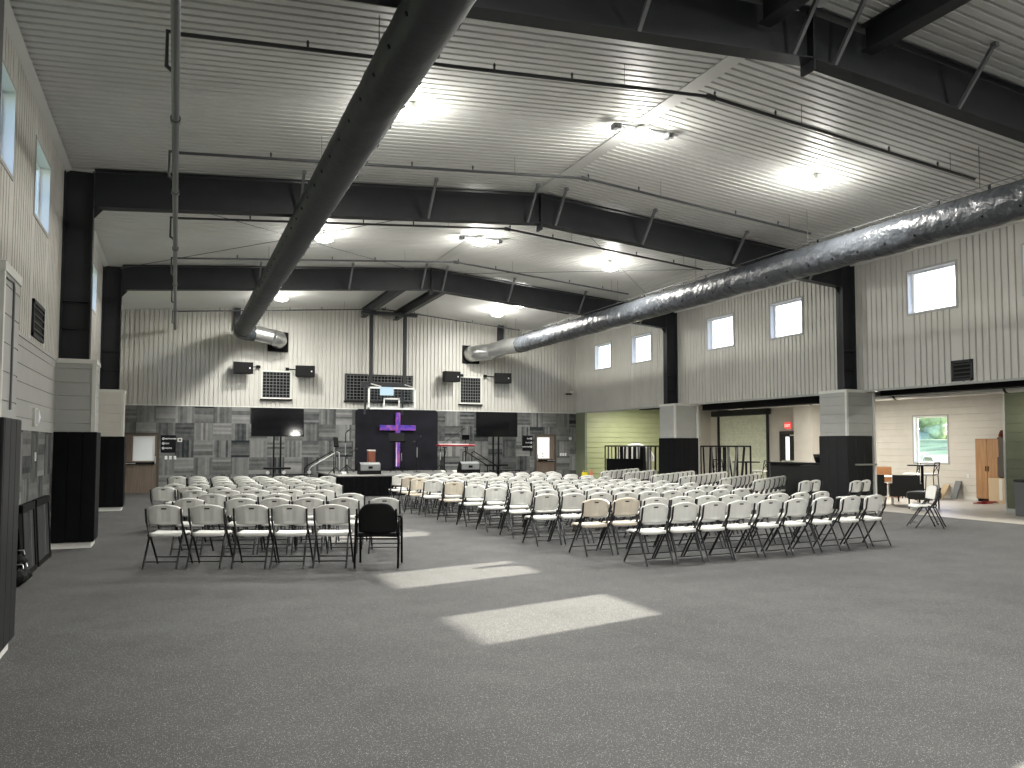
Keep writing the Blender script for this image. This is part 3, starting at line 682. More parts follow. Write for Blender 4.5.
# black backdrop and cross
t = thing('backdrop', 'large black backdrop panel on the back wall behind the stage', 'backdrop', (0, YB-.1, 0))
pts = []
x0, x1, z0, z1, r = 6.22, 9.42, .62, 3.0, .12
for cx, cz, a0 in ((x1-r, z1-r, 0), (x0+r, z1-r, 90)):
    for a in range(0, 91, 15): pts.append((cx+r*math.cos(math.radians(a0+a)), cz+r*math.sin(math.radians(a0+a))))
pts += [(x0, z0), (x1, z0)]
MB().prism(pts, 1, -.03, .08).build('panel', m_backdrop, t)
t = thing('cross', 'tall purple and pink painted cross in front of the black backdrop', 'cross', (7.8, YB-.22, 0))
MB().rbox(-.09, .09, -.04, .04, .78, 2.88, .01).build('upright', m_cross, t); MB().rbox(-.7, -.09, -.04, .04, 2.2, 2.4, .01).build('arm', m_cross, t); MB().rbox(.09, .7, -.04, .04, 2.2, 2.4, .01).build('arm', m_cross, t)
MB().box(-.3, .3, -.25, .1, .66, .72).build('foot', m_dark, t); MB().box(-.05, .05, -.03, .09, .7, .8).build('foot_post', m_dark, t)

# basketball hoop structure at the far end
YH = 28.05
t = thing('basketball_hoop', 'wall end basketball backboard hung from two dark posts', 'basketball hoop', (0, 0, 0))
for x in (6.45, 7.7):
    mb = MB(); z = zc(x)-.28
    mb.box(x-.09, x+.09, 22.4, YB-.05, z-.16, z-.145); mb.box(x-.09, x+.09, 22.4, YB-.05, z+.145, z+.16); mb.box(x-.008, x+.008, 22.4, YB-.05, z-.145, z+.145)
    mb.build('support_beam', m_steel, t)
    MB().box(x-.06, x+.06, YH-.06, YH+.06, 3.75, z-.16).build('post', m_steel, t)
MB().box(6.1, 8.15, YH-.1, YH+.1, zc(7)-.56, zc(7)-.45).build('header', m_steel, t)
mb = MB(); mb.box(6.1, 7.95, YH-.05, YH+.05, 3.74, 3.9); mb.box(6.22, 6.28, YH-.03, YH+.03, 2.75, 3.74); mb.box(7.6, 7.66, YH-.03, YH+.03, 2.75, 3.74); mb.build('crossbar', m_steel, t)
mb = MB(); y = YH-.35; x0, x1, z0, z1 = 6.28, 8.03, 2.92, 3.72
mb.box(x0, x0+.06, y-.02, y+.02, z0, z1); mb.box(x1-.06, x1, y-.02, y+.02, z0, z1); mb.box(x0, x1, y-.02, y+.02, z1-.06, z1); mb.box(x0, x1, y-.02, y+.02, z0, z0+.06)
mb.build('board_frame', m_acryl, t)
MB().box(x0+.06, x1-.06, y-.004, y+.004, z0+.06, z1-.06).build('board_glass', m_glass, t)
mb = MB(); c = (x0+x1)/2-.02; mb.box(c-.3, c-.25, y-.012, y-.004, 3.0, 3.32); mb.box(c+.25, c+.3, y-.012, y-.004, 3.0, 3.32); mb.box(c-.3, c+.3, y-.012, y-.004, 3.28, 3.33); mb.box(c-.3, c+.3, y-.012, y-.004, 2.99, 3.03)
mb.build('shooting_square', m_acryl, t)
mb = MB(); mb.bar((6.45, YH-.05, 3.85), (6.75, y+.02, 3.74), .03, .03); mb.bar((7.7, YH-.05, 3.85), (7.95, y+.02, 3.74), .03, .03); mb.build('stay', m_white, t)
tag(MB().box(6.7, 7.2, y-.03, y-.022, 3.42, 3.72).build('reflection_patch', m_paleblue), 'pale blue patch painted as a reflection on the glass backboard', 'painted_reflection')  # reflection in the glass, put in as a coloured patch
# beams above the viewer on the near side
t = thing('hoop_support', 'pair of dark beams beyond the top edge holding the near hoop', 'beam')
for x in (6.15, 7.75):
    mb = MB(); z = zc(x)-.22
    mb.box(x-.1, x+.1, -.4, 7.0, z-.17, z-.155); mb.box(x-.1, x+.1, -.4, 7.0, z+.155, z+.17); mb.box(x-.008, x+.008, -.4, 7.0, z-.155, z+.155); mb.build('beam', m_steel, t)

# ------------------------------------------------------------------ stage
t = thing('stage', 'low portable stage with a black front skirt', 'stage', (0, 0, 0)); SZ = .68
MB().rbox(4.75, 10.15, 25.1, 29.2, SZ-.05, SZ, .01).build('deck', m_stage, t)
mb = MB(); n = 150; vs = []
for i in range(n+1):
    x = 4.78+(10.12-4.78)*i/n; y = 25.12+.022*math.sin(i*1.25)+.01*math.sin(i*.7)
    vs += [(x, y, .02), (x, y-.004, SZ-.05)]
mb.add(vs, [(2*i, 2*i+2, 2*i+3, 2*i+1) for i in range(n)], True); mb.build('skirt', m_skirt, t)
mb = MB()
for x in (4.9, 6.6, 8.3, 10.0):
    for y in (25.3, 27.2, 29.0): mb.cyl(x, y, 0, SZ-.05, .025)
mb.build('stage_leg', m_dark, t)
MB().box(4.8, 4.82, 25.2, 29.1, .03, SZ-.05).build('side_skirt', m_skirt, t); MB().box(10.1, 10.12, 25.2, 29.1, .03, SZ-.05).build('side_skirt', m_skirt, t)
def steps(xa, s_, lab, y0=26.6):
    t = thing('stage_steps', lab, 'steps', (xa, y0, 0), 0, 'steps up to the stage')
    for k in range(2):
        h = SZ*(2-k)/3; MB().box(*sorted((s_*(.02+.3*k), s_*(.32+.3*k))), 0, 1.0, h-.04, h).build('tread', m_stage, t)
    MB().prism([(s_*0.02, 0), (s_*.62, 0), (s_*.62, .17), (s_*.02, .38)], 1, .48, .52).build('stringer', m_dark, t)
    for yy in (.02, .98):
        MB().tube([(s_*.62, yy, 0), (s_*.62, yy, .85), (s_*.55, yy, .93), (-s_*.28, yy, 1.42), (-s_*.36, yy, 1.38), (-s_*.36, yy, SZ)], .02, 8).build('handrail', m_chrome if yy < .5 and s_ < 0 else m_dark, t)
steps(4.72, -1, 'stage steps with sloping handrails left of the stage')
steps(10.18, 1, 'stage steps with sloping handrails right of the stage')
def wedge(x, lab):
    t = thing('floor_monitor', lab, 'speaker', (x, 25.75, SZ), 0, 'wedge floor monitors')
    MB().prism([(-.2, 0), (.22, 0), (.22, .1), (-.02, .40), (-.2, .33)], 0, -.34, .34).build('cabinet', m_wedge, t)
    MB().box(-.33, .33, -.215, -.2, .005, .13).build('base_panel', m_dark, t)
    MB().rbox(-.07, .07, -.215, -.199, .19, .27, .005).build('jack_panel', m_dark, t)
    for s_ in (-1, 1): MB().prism([(-.205, -.005), (.225, -.005), (.225, .105), (-.015, .41), (-.205, .335)], 0, s_*.34-.01, s_*.34+.01).build('side_cheek', m_dark, t)
wedge(5.9, 'grey wedge floor monitor at the stage front, nearest the steps on the left')
wedge(9.38, 'grey wedge floor monitor in front of the red keyboard')
def mic_stand(x, y, h, boom, lab, base='round', white=False):
    t = thing('microphone_stand', lab, 'microphone stand', (x, y, SZ), 0, 'microphone stands on the stage')
    if base == 'round': MB().cyl(0, 0, 0, .02, .14, .13, 24).build('base', m_dark, t)
    else:
        mb = MB()
        for k in range(3): a = 2*PI*k/3+.4; mb.tube([(0, 0, .25), (.3*math.cos(a), .3*math.sin(a), .015)], .012, 6)
        mb.build('tripod', m_dark, t)
    MB().tube([(0, 0, .02), (0, 0, h)], .013, 8).build('pole', m_dark, t)
    MB().tube([(0, 0, h*.45), (0, 0, h*.75)], .017, 8).build('clutch_tube', m_chrome, t)
    e = (boom[0], 0, h+boom[1])
    if boom[0]: MB().tube([(-boom[0]*.3, 0, h-boom[1]*.3), e], .01, 6).build('boom', m_dark, t)
    MB().tube([e, (e[0]+.03, -.03, e[2]+.03), (e[0]+.08, -.10, e[2]+.08), (e[0]+.1, -.13, e[2]+.1)], [.012, .018, .024, .028], 10).build('microphone', m_grille, t)
mic_stand(5.36, 27.0, 1.38, (0, 0), 'straight microphone stand with a silver shaft left of the backdrop')
mic_stand(7.95, 27.2, 1.18, (0, 0), 'straight microphone stand right of the cross')
mic_stand(7.6, 28.0, .9, (.35, .1), 'dark microphone stand in front of the backdrop by the cross', 'tripod')
mic_stand(8.95, 27.6, .95, (.8, .55), 'boom microphone stand reaching over the red keyboard', 'tripod')
mic_stand(5.6, 27.9, .62, (.22, .12), 'short tripod microphone stand behind the wooden stool', 'tripod')
def desk_stand(x, y, h, lab, wide=.5, pole=m_dark):
    t = thing('music_stand', lab, 'music stand', (x, y, SZ), 0, 'music stands on the stage'); mb = MB()
    for k in range(3): a = 2*PI*k/3+.2; mb.tube([(0, 0, .22), (.28*math.cos(a), .28*math.sin(a), .012)], .011, 6)
    mb.build('tripod', m_dark, t); MB().tube([(0, 0, .2), (0, 0, h)], .013, 8).build('pole', pole, t)
    MB().prism([(-.10, h-.05), (.06, h+.27), (.075, h+.262), (-.085, h-.058), (-.12, h-.02)], 0, -wide/2, wide/2).build('desk', m_dark, t)
desk_stand(7.15, 27.0, 1.12, 'black music stand with a wide desk covering the foot of the cross', .56, m_letter)
desk_stand(4.92, 26.4, .95, 'dark music stand beside the left handrails', .16)
# cajon
t = thing('cajon', 'red brown wooden box drum with a pale top behind the left monitor', 'drum', (6.3, 27.2, SZ))
MB().rbox(-.12, .12, -.12, .12, .15, .75, .01).build('body', m_cajon, t); MB().rbox(-.13, .13, -.13, .13, .75, .8, .01).build('seat_top', m_white, t)
mb = MB()
for a in (-1, 1):
    for b in (-1, 1): mb.box(a*.1-.02, a*.1+.02, b*.1-.02, b*.1+.02, 0, .15)
mb.build('feet', m_dark, t)
# keyboard on its stands
t = thing('stage_keyboard', 'red stage keyboard on a black stand', 'keyboard', (9.3, 26.9, SZ))
MB().rbox(-.69, .69, -.17, .17, .92, .995, .02).build('body', m_keys, t)
MB().rbox(-.62, .5, .0, .16, .995, 1.012, .004).build('keys', m_white_k, t)
for x in (-.42, .38):
    mb = MB(); mb.tube([(x, 0, .88), (x, 0, .03)], .02, 8); mb.tube([(x, -.25, .02), (x, .25, .02)], .018, 8); mb.tube([(x, -.2, .88), (x, .2, .88)], .018, 8); mb.tube([(x, -.2, .88), (x, 0, .5)], .012, 8); mb.build('stand_leg', m_dark, t)
t = thing('tablet', 'small dark tablet on a clamp above the red keyboard', 'tablet', (9.75, 27.1, SZ)); MB().rbox(-.14, .14, -.01, .01, 1.16, 1.34, .006).build('screen_body', m_gloss, t); MB().tube([(0, .01, 1.2), (0, .03, .9)], .012, 6).build('clamp_arm', m_dark, t)
for i, (x, y) in enumerate(((8.6, 26.2), (9.0, 26.1), (5.1, 25.9))):
    t = thing('stage_pedal', ['small white pedal on the stage floor left of the keyboard stand', 'small pale box on the stage floor between keyboard and monitor', 'pale cable box on the stage edge near the left steps'][i], 'pedal', (x, y, SZ))
    MB().prism([(-.1, 0), (.1, 0), (.1, .09), (-.1, .04)], 0, -.07, .07).build('body', m_white, t); MB().cyl(0, -.03, .05, .08, .015).build('foot_switch', m_chrome, t)

# televisions on rolling stands
def tv(xc, y, z0, wd, lab, gl, tilt=.09):
    t = thing('television', lab, 'television', (xc, y, 0), 0, 'televisions on rolling stands'); h = wd*.5625
    bz = MB().rbox(-wd/2, wd/2, -.03, .03, 0, h, .008).build('bezel', m_dark, t); bz.location = (0, -.03, z0); bz.rotation_euler = (-tilt, 0, 0)
    MB().box(-wd/2+.015, wd/2-.015, -.034, -.028, .02, h-.015).build('screen', m_gloss, bz)
    for x in (-.11, .11): MB().bar((x, .08, .12), (x, .08, z0+h*.7), .05, .05).build('post', m_dark, t)
    mb = MB(); mb.box(-.3, .3, .03, .06, z0+h*.3, z0+h*.36); mb.box(-.3, .3, .03, .06, z0+h*.6, z0+h*.66); mb.build('mount_plate', m_dark, t)
    MB().rbox(-.42, .42, -.18, .2, .84, .90, .008).build('shelf', m_dark, t)
    for s_ in (-1, 1):
        mb = MB(); mb.bar((s_*.42, -.38, .1), (s_*.42, .4, .1), .05, .05)
        for yy in (-.34, .36): mb.tube([(s_*.42-.02, yy, .04), (s_*.42+.02, yy, .04)], .04, 12)
        mb.build('foot', m_dark, t)
    MB().bar((-.42, .08, .12), (.42, .08, .12), .06, .05).build('base_bar', m_dark, t)
tv(3.12, 27.0, 1.92, 1.68, 'large television on a rolling stand left of the stage, reflecting the ceiling lights', 1)
tv(11.52, 28.45, 1.97, 1.72, 'large dark television on a rolling stand right of the stage', 0, .01)
def bench(x, y, wd, lab):
    t = thing('equipment_table', lab, 'table', (x, y, 0), 0, 'low black equipment tables')
    MB().rbox(-wd/2, wd/2, -.22, .22, .67, .7, .008).build('table_top', m_dark, t)
    for a in (-1, 1):
        for b in (-1, 1): MB().tube([(a*(wd/2-.08), b*.18, 0), (a*(wd/2-.2), b*.18, .67)], .014, 8).build('leg', m_dark, t)
bench(3.3, 26.4, 1.7, 'low black equipment table under the left television')
bench(11.65, 27.75, 1.3, 'low black equipment table under the right television')
for i, x in enumerate((2.75, 3.25, 4.05)):
    t = thing('clamp_light', 'small round light on the low table under the left television, %s' % ('leftmost', 'middle', 'rightmost')[i], 'lamp', (x, 26.35, .7)); MB().tube([(0, -.06, .06), (0, .06, .06)], [.06, .035], 12).build('head', m_chrome, t); MB().box(-.02, .02, -.02, .02, 0, .04).build('foot', m_dark, t)

# ------------------------------------------------------------------ folding chairs
def thick(fn, nu, nv, th, skip=()):     # closed curved slab; fn(u,v) -> point, normal
    P = [[fn(i/nu, j/nv) for j in range(nv+1)] for i in range(nu+1)]
    vs = []; idx = {}
    for i in range(nu+1):
        for j in range(nv+1):
            p, n = P[i][j]; idx[i, j] = len(vs); vs += [p+n*th/2, p-n*th/2]
    fs = []; cells = {(i, j) for i in range(nu) for j in range(nv)} - set(skip)
    for i, j in cells:
        a, b, c, d = idx[i, j], idx[i+1, j], idx[i+1, j+1], idx[i, j+1]
        fs += [(a, b, c, d), (a+1, d+1, c+1, b+1)]
        for (p, q), nb in (((a, b), (i, j-1)), ((b, c), (i+1, j)), ((c, d), (i, j+1)), ((d, a), (i-1, j))):
            if nb not in cells: fs.append((p, p+1, q+1, q))
    return MB().add(vs, fs, True)
def back_fn(u, v):
    s = 2*u-1
    hw = .232 - .020*(1-v)**1.5 - .012*max(0, v-.86)/.14
    top = .848 - .052*abs(s)**2.6; bot = .575 + .012*abs(s)**2
    z = bot + (top-bot)*v
    y = -.205 + .04*s*s - .16*(z-.70)
    if .34 < u < .66 and .12 < v < .9: y += .01
    return Vector((s*hw, y, z)), Vector((-.16*s, 1, .16)).normalized()
def seat_fn(u, v):
    s = 2*u-1; hw = .205 + .012*v
    rr = max(0, abs(s)-.8)/.2
    return Vector((s*hw, -.185+.40*v - .02*rr*(1 if v > .5 else -1), .445 + .012*v - .012*math.sin(PI*v) - .006*(1-s*s) - .03*max(0, v-.85)/.15)), Vector((0, 0, 1))
def make_chair(mp, name='folding_chair', pad=False):
    t = thing(name, '', 'chair')
    back = thick(back_fn, 18, 14, .02).build('backrest', mp, t)
    yy = back_fn(.5, .80)[0]; MB().rbox(-.035, .035, yy.y-.014, yy.y-.004, yy.z-.009, yy.z+.009, .003).build('slot_shade_bar', m_sign, t)  # black bar puts the dark of the open handle slot into colour
    thick(seat_fn, 14, 12, .046).build('seat', mp, t)
    for s in (-1, 1):
        MB().tube([(s*.231, -.238, .80), (s*.231, -.205, .63), (s*.235, .232, .012)], .0142, 6).build('front_leg', m_frame, t)
        MB().tube([(s*.214, -.02, .45), (s*.214, -.12, .435), (s*.216, -.318, .012)], .0142, 6).build('rear_leg', m_frame, t)
    MB().tube([(-.234, .165, .105), (.234, .165, .105)], .009, 6).build('front_stretcher', m_frame, t)
    MB().tube([(-.214, -.277, .10), (.214, -.277, .10)], .009, 6).build('rear_stretcher', m_frame, t)
    mb = MB()
    for s in (-1, 1): mb.bar((s*.222, -.17, .56), (s*.222, -.12, .45), .006, .03); mb.bar((s*.222, -.16, .43), (s*.222, .12, .43), .02, .02)
    mb.build('seat_bracket', m_grille, t)
    return t
protoW = make_chair(m_plastic); chW = [(c, []) for c in kids(protoW)]
protoI = make_chair(m_ivory); chI = [(c, []) for c in kids(protoI)]
used = {'W': False, 'I': False}
def place_chair(px, py, face, label, group, kind='W'):   # (px,py) is the middle of the backrest's top edge; face is the heading angle from +Y
    if not used[kind]: t = protoW if kind == 'W' else protoI; used[kind] = True
    else: t = copy_tree(protoW if kind == 'W' else protoI, chW if kind == 'W' else chI)
    fx, fy = -math.sin(face), math.cos(face)
    t.location = (px+.228*fx, py+.228*fy, 0); t.rotation_euler = (0, 0, face)
    t['label'] = label; t['category'] = 'chair'; t['group'] = group
    return t
rj = random.Random(11)
LB = [([-.12, .41, .96, 1.43, 1.96], 11.53, -.375), ([.21, .93, 1.40, 1.88, 2.38, 2.96], 12.80, -.335), ([.58, 1.06, 1.57, 2.11, 2.70], 13.83, -.33),
      ([.34, .88, 1.37, 1.93, 2.45], 15.08, -.33), ([-.19, .29, .80, 1.27, 1.78, 2.30], 16.40, -.35), ([.01, .47, .98, 1.47, 1.98, 2.50, 3.0], 17.56, -.35),
      ([.5, 1.0, 1.5, 2.0, 2.5, 3.0], 18.65, -.35), ([.5, 1.02, 1.52, 2.02, 2.53, 3.04], 19.6, -.35), ([.52, 1.04, 1.55, 2.05, 2.55, 3.1], 20.6, -.36), ([.07, .53, 1.08, 1.58, 2.03, 2.51, 2.97, 3.62], 21.75, -.34)]
def rowname(i, n): return 'nearest row' if i == 0 else ('farthest row' if i == n-1 else '%s row back' % ORD[i+1])
for ri, (xs, y0, s_) in enumerate(LB):
    for ci, x in enumerate(xs):
        y = y0 + s_*(x-xs[0]) + rj.uniform(-.02, .02)
        place_chair(x, y, math.atan(s_)+rj.uniform(-.03, .03), 'white folding chair in the left block, %s, %s' % (rowname(ri, len(LB)), 'leftmost' if ci == 0 else ('nearest the center aisle' if ci == len(xs)-1 else '%s from the left' % ORD[ci+1])), 'left block of folding chairs')
F0 = [6.14, 6.65, 7.17, 7.66, 8.2, 8.75, 9.37, 10.0, 10.6]
CB = [(F0, 9.30), ([5.83, 6.38, 6.9, 7.42, 7.9, 8.42, 8.94, 9.46, 9.98, 10.54], 10.42), ([5.66, 6.18, 6.7, 7.2, 7.7, 8.2, 8.74, 9.29, 9.84], 11.78)]
for y, xa, n in ((12.98, 5.75, 10), (14.02, 5.66, 10), (15.05, 5.62, 10), (16.2, 5.58, 10), (17.45, 5.5, 10), (18.3, 5.42, 10), (19.35, 5.5, 10), (20.42, 5.52, 10), (21.35, 5.9, 10)):
    CB.append(([xa+.52*k for k in range(n)], y))
ivory = {(1, 0), (1, 1), (6, 0), (8, 0), (9, 0)}
# the two chairs at the left end of row two stand a little nearer the viewer
for ri, (xs, y0) in enumerate(CB):
    for ci, x in enumerate(xs):
        k = .5 if ri else .7
        y = y0 + .013*max(0, x-6.2)**2 + rj.uniform(-.03, .03)
        face = math.atan(.026*max(0, x-6.2)) + rj.uniform(-.03, .03)
        iv = (ri, ci) in ivory
        place_chair(x, y, face, '%s folding chair in the center block, %s, %s' % ('ivory tinted' if iv else 'white', rowname(ri, len(CB)), 'at the aisle' if ci == 0 else ('at the right end' if ci == len(xs)-1 else '%s from the aisle' % ORD[ci+1])), 'center block of folding chairs', 'I' if iv else 'W')
RB = [(14.5, 13.62, 20, 2, 12), (13.36, 14.02, 22, 2, 12), (12.83, 14.98, 36, 6, 19), (12.66, 16.0, 38, 8, 20), (12.3, 17.2, 38, 9, 20), (12.28, 18.46, 39.5, 8, 20), (12.45, 20.2, 41, 6, 20), (12.53, 21.68, 41, 7, 20)]
for ri, (x, y, a, n, fa) in enumerate(RB):
    a = math.radians(a); fa = math.radians(fa)
    for k in range(n):
        place_chair(x+.52*k*math.cos(a), y+.52*k*math.sin(a), fa+rj.uniform(-.02, .02), 'white folding chair in the angled right block, %s, %s' % (rowname(ri, len(RB)), 'at the left end' if k == 0 else ('at the far end' if k == n-1 else '%s from the left end' % ORD[k+1])), 'right block of folding chairs')
# two chairs facing left at the edge of the rubber floor
place_chair(14.08, 11.3, math.radians(60), 'white folding chair alone right of the seating, facing left', 'chairs by the side room')
t = make_chair(m_greyp); t['label'] = 'dark grey folding chair standing close behind the lone white one at right'; t['group'] = 'chairs by the side room'
f = math.radians(56); t.location = (14.40-.228*math.sin(f), 11.50+.228*math.cos(f), 0); t.rotation_euler = (0, 0, f)

# black stacking armchair at the end of the first row
t = thing('armchair', 'black padded stacking armchair seen from behind at the aisle end of the nearest left row', 'chair', (2.59, 10.66, 0), -.36); t.scale = (1.08, 1.04, 1.0)
def bk(u, v):
    s = 2*u-1; hw = .235-.01*(1-v)-.05*max(0, v-.75)/.25*abs(s); top = .87-.05*abs(s)**3; bot = .47+.02*abs(s)**2
    z = bot+(top-bot)*v; return Vector((s*hw, -.22+.03*s*s-.14*(z-.6), z)), Vector((-.1*s, 1, .14)).normalized()
thick(bk, 14, 12, .035).build('backrest', m_fabric, t)
thick(lambda u, v: (Vector(((2*u-1)*.235, -.2+.44*v, .44+.012*math.sin(PI*v)+.008*(1-(2*u-1)**2))), Vector((0, 0, 1))), 10, 10, .05).build('seat', m_fabric, t)
for s in (-1, 1):
    MB().tube([(s*.265, -.27, .012), (s*.265, -.21, .45), (s*.265, -.2, .60), (s*.265, -.14, .665), (s*.265, .14, .665), (s*.265, .20, .61), (s*.265, .24, .012)], .0145, 8).build('leg_frame', m_dark, t)
    MB().rbox(s*.265-.025, s*.265+.025, -.15, .16, .672, .70, .01).build('armrest', m_dark, t)
    MB().tube([(s*.24, -.31, .80), (s*.245, -.25, .55), (s*.25, -.2, .42), (s*.25, .2, .42)], .013, 8).build('back_frame', m_dark, t)
MB().tube([(-.265, -.24, .40), (.265, -.24, .40)], .011, 8).build('stretcher', m_dark, t)
MB().tube([(-.265, .2, .40), (.265, .2, .40)], .011, 8).build('stretcher', m_dark, t)

# ------------------------------------------------------------------ left wall things
def lean_panel(y0, y1, lab):
    t = thing('folded_table', lab, 'table', (XL+.075, y0, 0), 0, 'folded tables leaning on the left wall'); W = y1-y0
    mb = MB(); mb.prism([(0.0, .05), (.03, .05), (-.02, .87), (-.05, .87)], 1, 0, W); mb.build('table_top', m_grille, t)
    mb = MB(); mb.bar((.12, 0, .93-.02), (.12, W, .93-.02), .03, .03) if False else None
    mb = MB(); mb.bar((-.03, 0, .85), (-.03, W, .85), .06, .1); mb.bar((.02, 0, .03), (.02, W, .03), .06, .06); mb.bar((.02, .03, .03), (-.03, .03, .85), .05, .05); mb.bar((.02, W-.03, .03), (-.03, W-.03, .85), .05, .05)
    mb.build('rim', m_dark, t)
    mb = MB(); mb.bar((.04, W*.5, .1), (.0, W*.5, .8), .03, .03); mb.build('folded_leg', m_brace, t)
lean_panel(11.3, 12.2, 'dark folded table leaning on the left wall, nearer of two')
lean_panel(12.35, 13.5, 'dark folded table leaning on the left wall, next to the black pad')
rr = random.Random(4)
for i, (y, x, z, s_) in enumerate(((10.75, XL+.13, 0, .12), (11.02, XL+.13, 0, .11), (10.88, XL+.12, .2, .09))):
    t = thing('black_bag', ['black crumpled bag on the floor by the left wall, nearer one', 'black crumpled bag on the floor beside the leaning tables', 'small black bag on top of the bag pile by the left wall'][i], 'bag', (x, y, z), 0, 'bags by the left wall')
    vs = []; n, k_ = 14, 8
    for j in range(k_+1):
        for k in range(n):
            a = 2*PI*k/n; q = math.sin(PI*(j/k_)*.94+.1); r_ = s_*q*(1+.12*rr.uniform(-1, 1)); vs.append((r_*math.cos(a)*.9, r_*math.sin(a)*1.1, s_*1.7*j/k_))
    MB().add(vs, [(j*n+k, j*n+(k+1) % n, (j+1)*n+(k+1) % n, (j+1)*n+k) for j in range(k_) for k in range(n)] + [tuple(range(n-1, -1, -1)), tuple(k_*n+k for k in range(n))]).build('body', m_fabric, t)
    MB().tube([(-.05, 0, s_*1.68), (-.04, 0, s_*1.68+.05), (.04, 0, s_*1.68+.05), (.05, 0, s_*1.68)], .008, 6).build('handle', m_chrome, t)
def outlet(x, y, z, lab, n=1, h=.06):
    t = thing('wall_plate', lab, 'wall plate', (x, y, z)); MB().rbox(*sorted((0, n*.012)), -.04, .04, -h, h, .004).build('plate', m_letter, t); MB().rbox(*sorted((n*.011, n*.018)), -.015, .015, -.03, .03, .003).build('socket', m_white, t)
outlet(XL+.004, 12.55, 1.48, 'white switch plate on the left carpet tile wall')
outlet(XL+.004, 11.0, .5, 'white outlet plate low on the left wall behind the bags')
outlet(XO-.0, 16.85, .72, 'white outlet plate on the cream wall left of the wardrobe', -1)
t = thing('wall_speaker', 'small white arrow shaped fixture on the left plank band', 'fixture', (XL, 12.4, 2.02)); MB().prism([(-.09, -.1), (-.09, .1), (.09, 0)], 0, 0, .07).build('body', m_letter, t); MB().box(0, .03, -.13, .12, -.12, .12).build('backplate', m_white, t)
t.name = 'wall_fixture'
def side_louvre(x, n, y0, y1, z0, z1, lab):
    t = thing('side_vent', lab, 'vent', (x, (y0+y1)/2, z0), 0, 'side wall vents'); w2 = (y1-y0)/2; h = z1-z0
    MB().box(*sorted((0, n*.01)), -w2, w2, 0, h).build('backing', m_dark, t)
    mb = MB(); q = .05; xs = sorted((0, n*.03))
    mb.box(*xs, -w2, -w2+q, 0, h); mb.box(*xs, w2-q, w2, 0, h); mb.box(*xs, -w2, w2, 0, q); mb.box(*xs, -w2, w2, h-q, h); mb.build('vent_frame', m_steel, t)
    mb = MB()
    for k in range(4): z = q+(h-2*q)*(k+.5)/4; mb.bar((n*.02, -w2+q, z), (n*.02, w2-q, z), .02, .02)
    mb.build('slats', m_grille, t)
side_louvre(XL, 1, 11.93, 12.85, 3.08, 3.57, 'dark louvred vent low on the left metal wall')
side_louvre(XR, -1, 11.48, 11.98, 3.05, 3.50, 'dark louvred vent on the right metal wall above the side room opening')
# conduit on the near left cover
o = MB().tube([(CXL+.01, 6.88, 2.90), (CXL+.01, 7.17, 2.92), (CXL+.01, 7.2, 2.88), (CXL+.01, 7.2, 1.92)], .009, 6).build('conduit', m_brace); tag(o, 'thin dark conduit loop on the nearest left column cover', 'conduit')

# ------------------------------------------------------------------ right side rooms
# header tracks and pipes over the openings
o = MB().box(XR+.45, XR+.8, 15.25, 21.45, 2.80, 3.06).build('partition_track', m_dark); tag(o, 'dark folding partition track over the middle opening', 'track', 'partition tracks')
o = MB().box(XR+.45, XR+.8, 4.2, 14.3, 2.88, 3.12).build('partition_track', m_dark); tag(o, 'dark folding partition track over the near opening', 'track', 'partition tracks')
o = MB().box(XR+.25, XR+.62, 22.8, 25.0, 2.96, 3.1).build('partition_track', m_dark); tag(o, 'short dark partition track before the green wall', 'track', 'partition tracks')
t = thing('spiral_duct', 'grey round pipe along the ceiling of the side rooms', 'duct'); MB().tube([(17.4, 5, 2.98), (17.4, 21.8, 2.98)], .13, 16).build('pipe_run', m_galv, t)
for y in range(6, 22, 3): MB().tube([(17.4, y-.03, 2.98), (17.4, y+.03, 2.98)], .14, 16).build('joint_band', m_grille, t)
t = thing('steel_joists', 'dark ceiling beams over the side rooms', 'beam')
for y in (8.5, 11.0, 13.5, 16.5, 19, 21.5, 24.5): MB().box(XR+.85, 18.75, y-.05, y+.05, 3.2, 3.44).build('joist', m_steel, t)
# folded dark strap by the column
o = MB().bar((15.75, 15.5, 3.0), (15.72, 15.35, 2.12), .05, .1).build('door_track', m_dark); tag(o, 'dark vertical track hanging beside the cover above the counter', 'track')
# counter
t = thing('counter', 'black service counter beside the right column', 'counter', (0, 0, 0))
MB().rbox(15.30, 15.62, 15.26, 17.45, 0, 1.16, .01).build('front_panel', m_counter, t)
MB().rbox(15.22, 15.95, 15.26, 17.52, 1.16, 1.20, .008).build('counter_top', m_counter, t)
MB().rbox(14.96, 15.28, 15.24, 15.9, 0, 1.15, .01).build('return_panel', m_counter, t)
t = thing('laptop', 'dark laptop standing open on the black counter', 'laptop', (15.6, 15.75, 1.2), PI/2)
MB().rbox(-.17, .17, -.12, .12, 0, .018, .005).build('keyboard_base', m_dark, t); MB().prism([(.12, .015), (.135, .02), (.2, .22), (.185, .225)], 0, -.17, .17).build('lid', m_gloss, t)
# roller door
t = thing('roller_door', 'pale green grey roller shutter door in the side room', 'roller door', (XO, 0, 0))
mb = MB(); mb.groove((-.05, 0, 0), (0, 0, 1), (0, 1, 0), (-1, 0, 0), 0, 2.95, 25.75, 28.8, .13, .04, .02); mb.build('slat_curtain', m_roll, t)
MB().rbox(-.32, -.01, 25.5, 29.1, 2.93, 3.18, .03).build('hood', m_steel, t)
for y in (25.66, 28.84): MB().box(-.09, -.01, y, y+.09, 0, 2.95).build('guide_rail', m_steel, t)
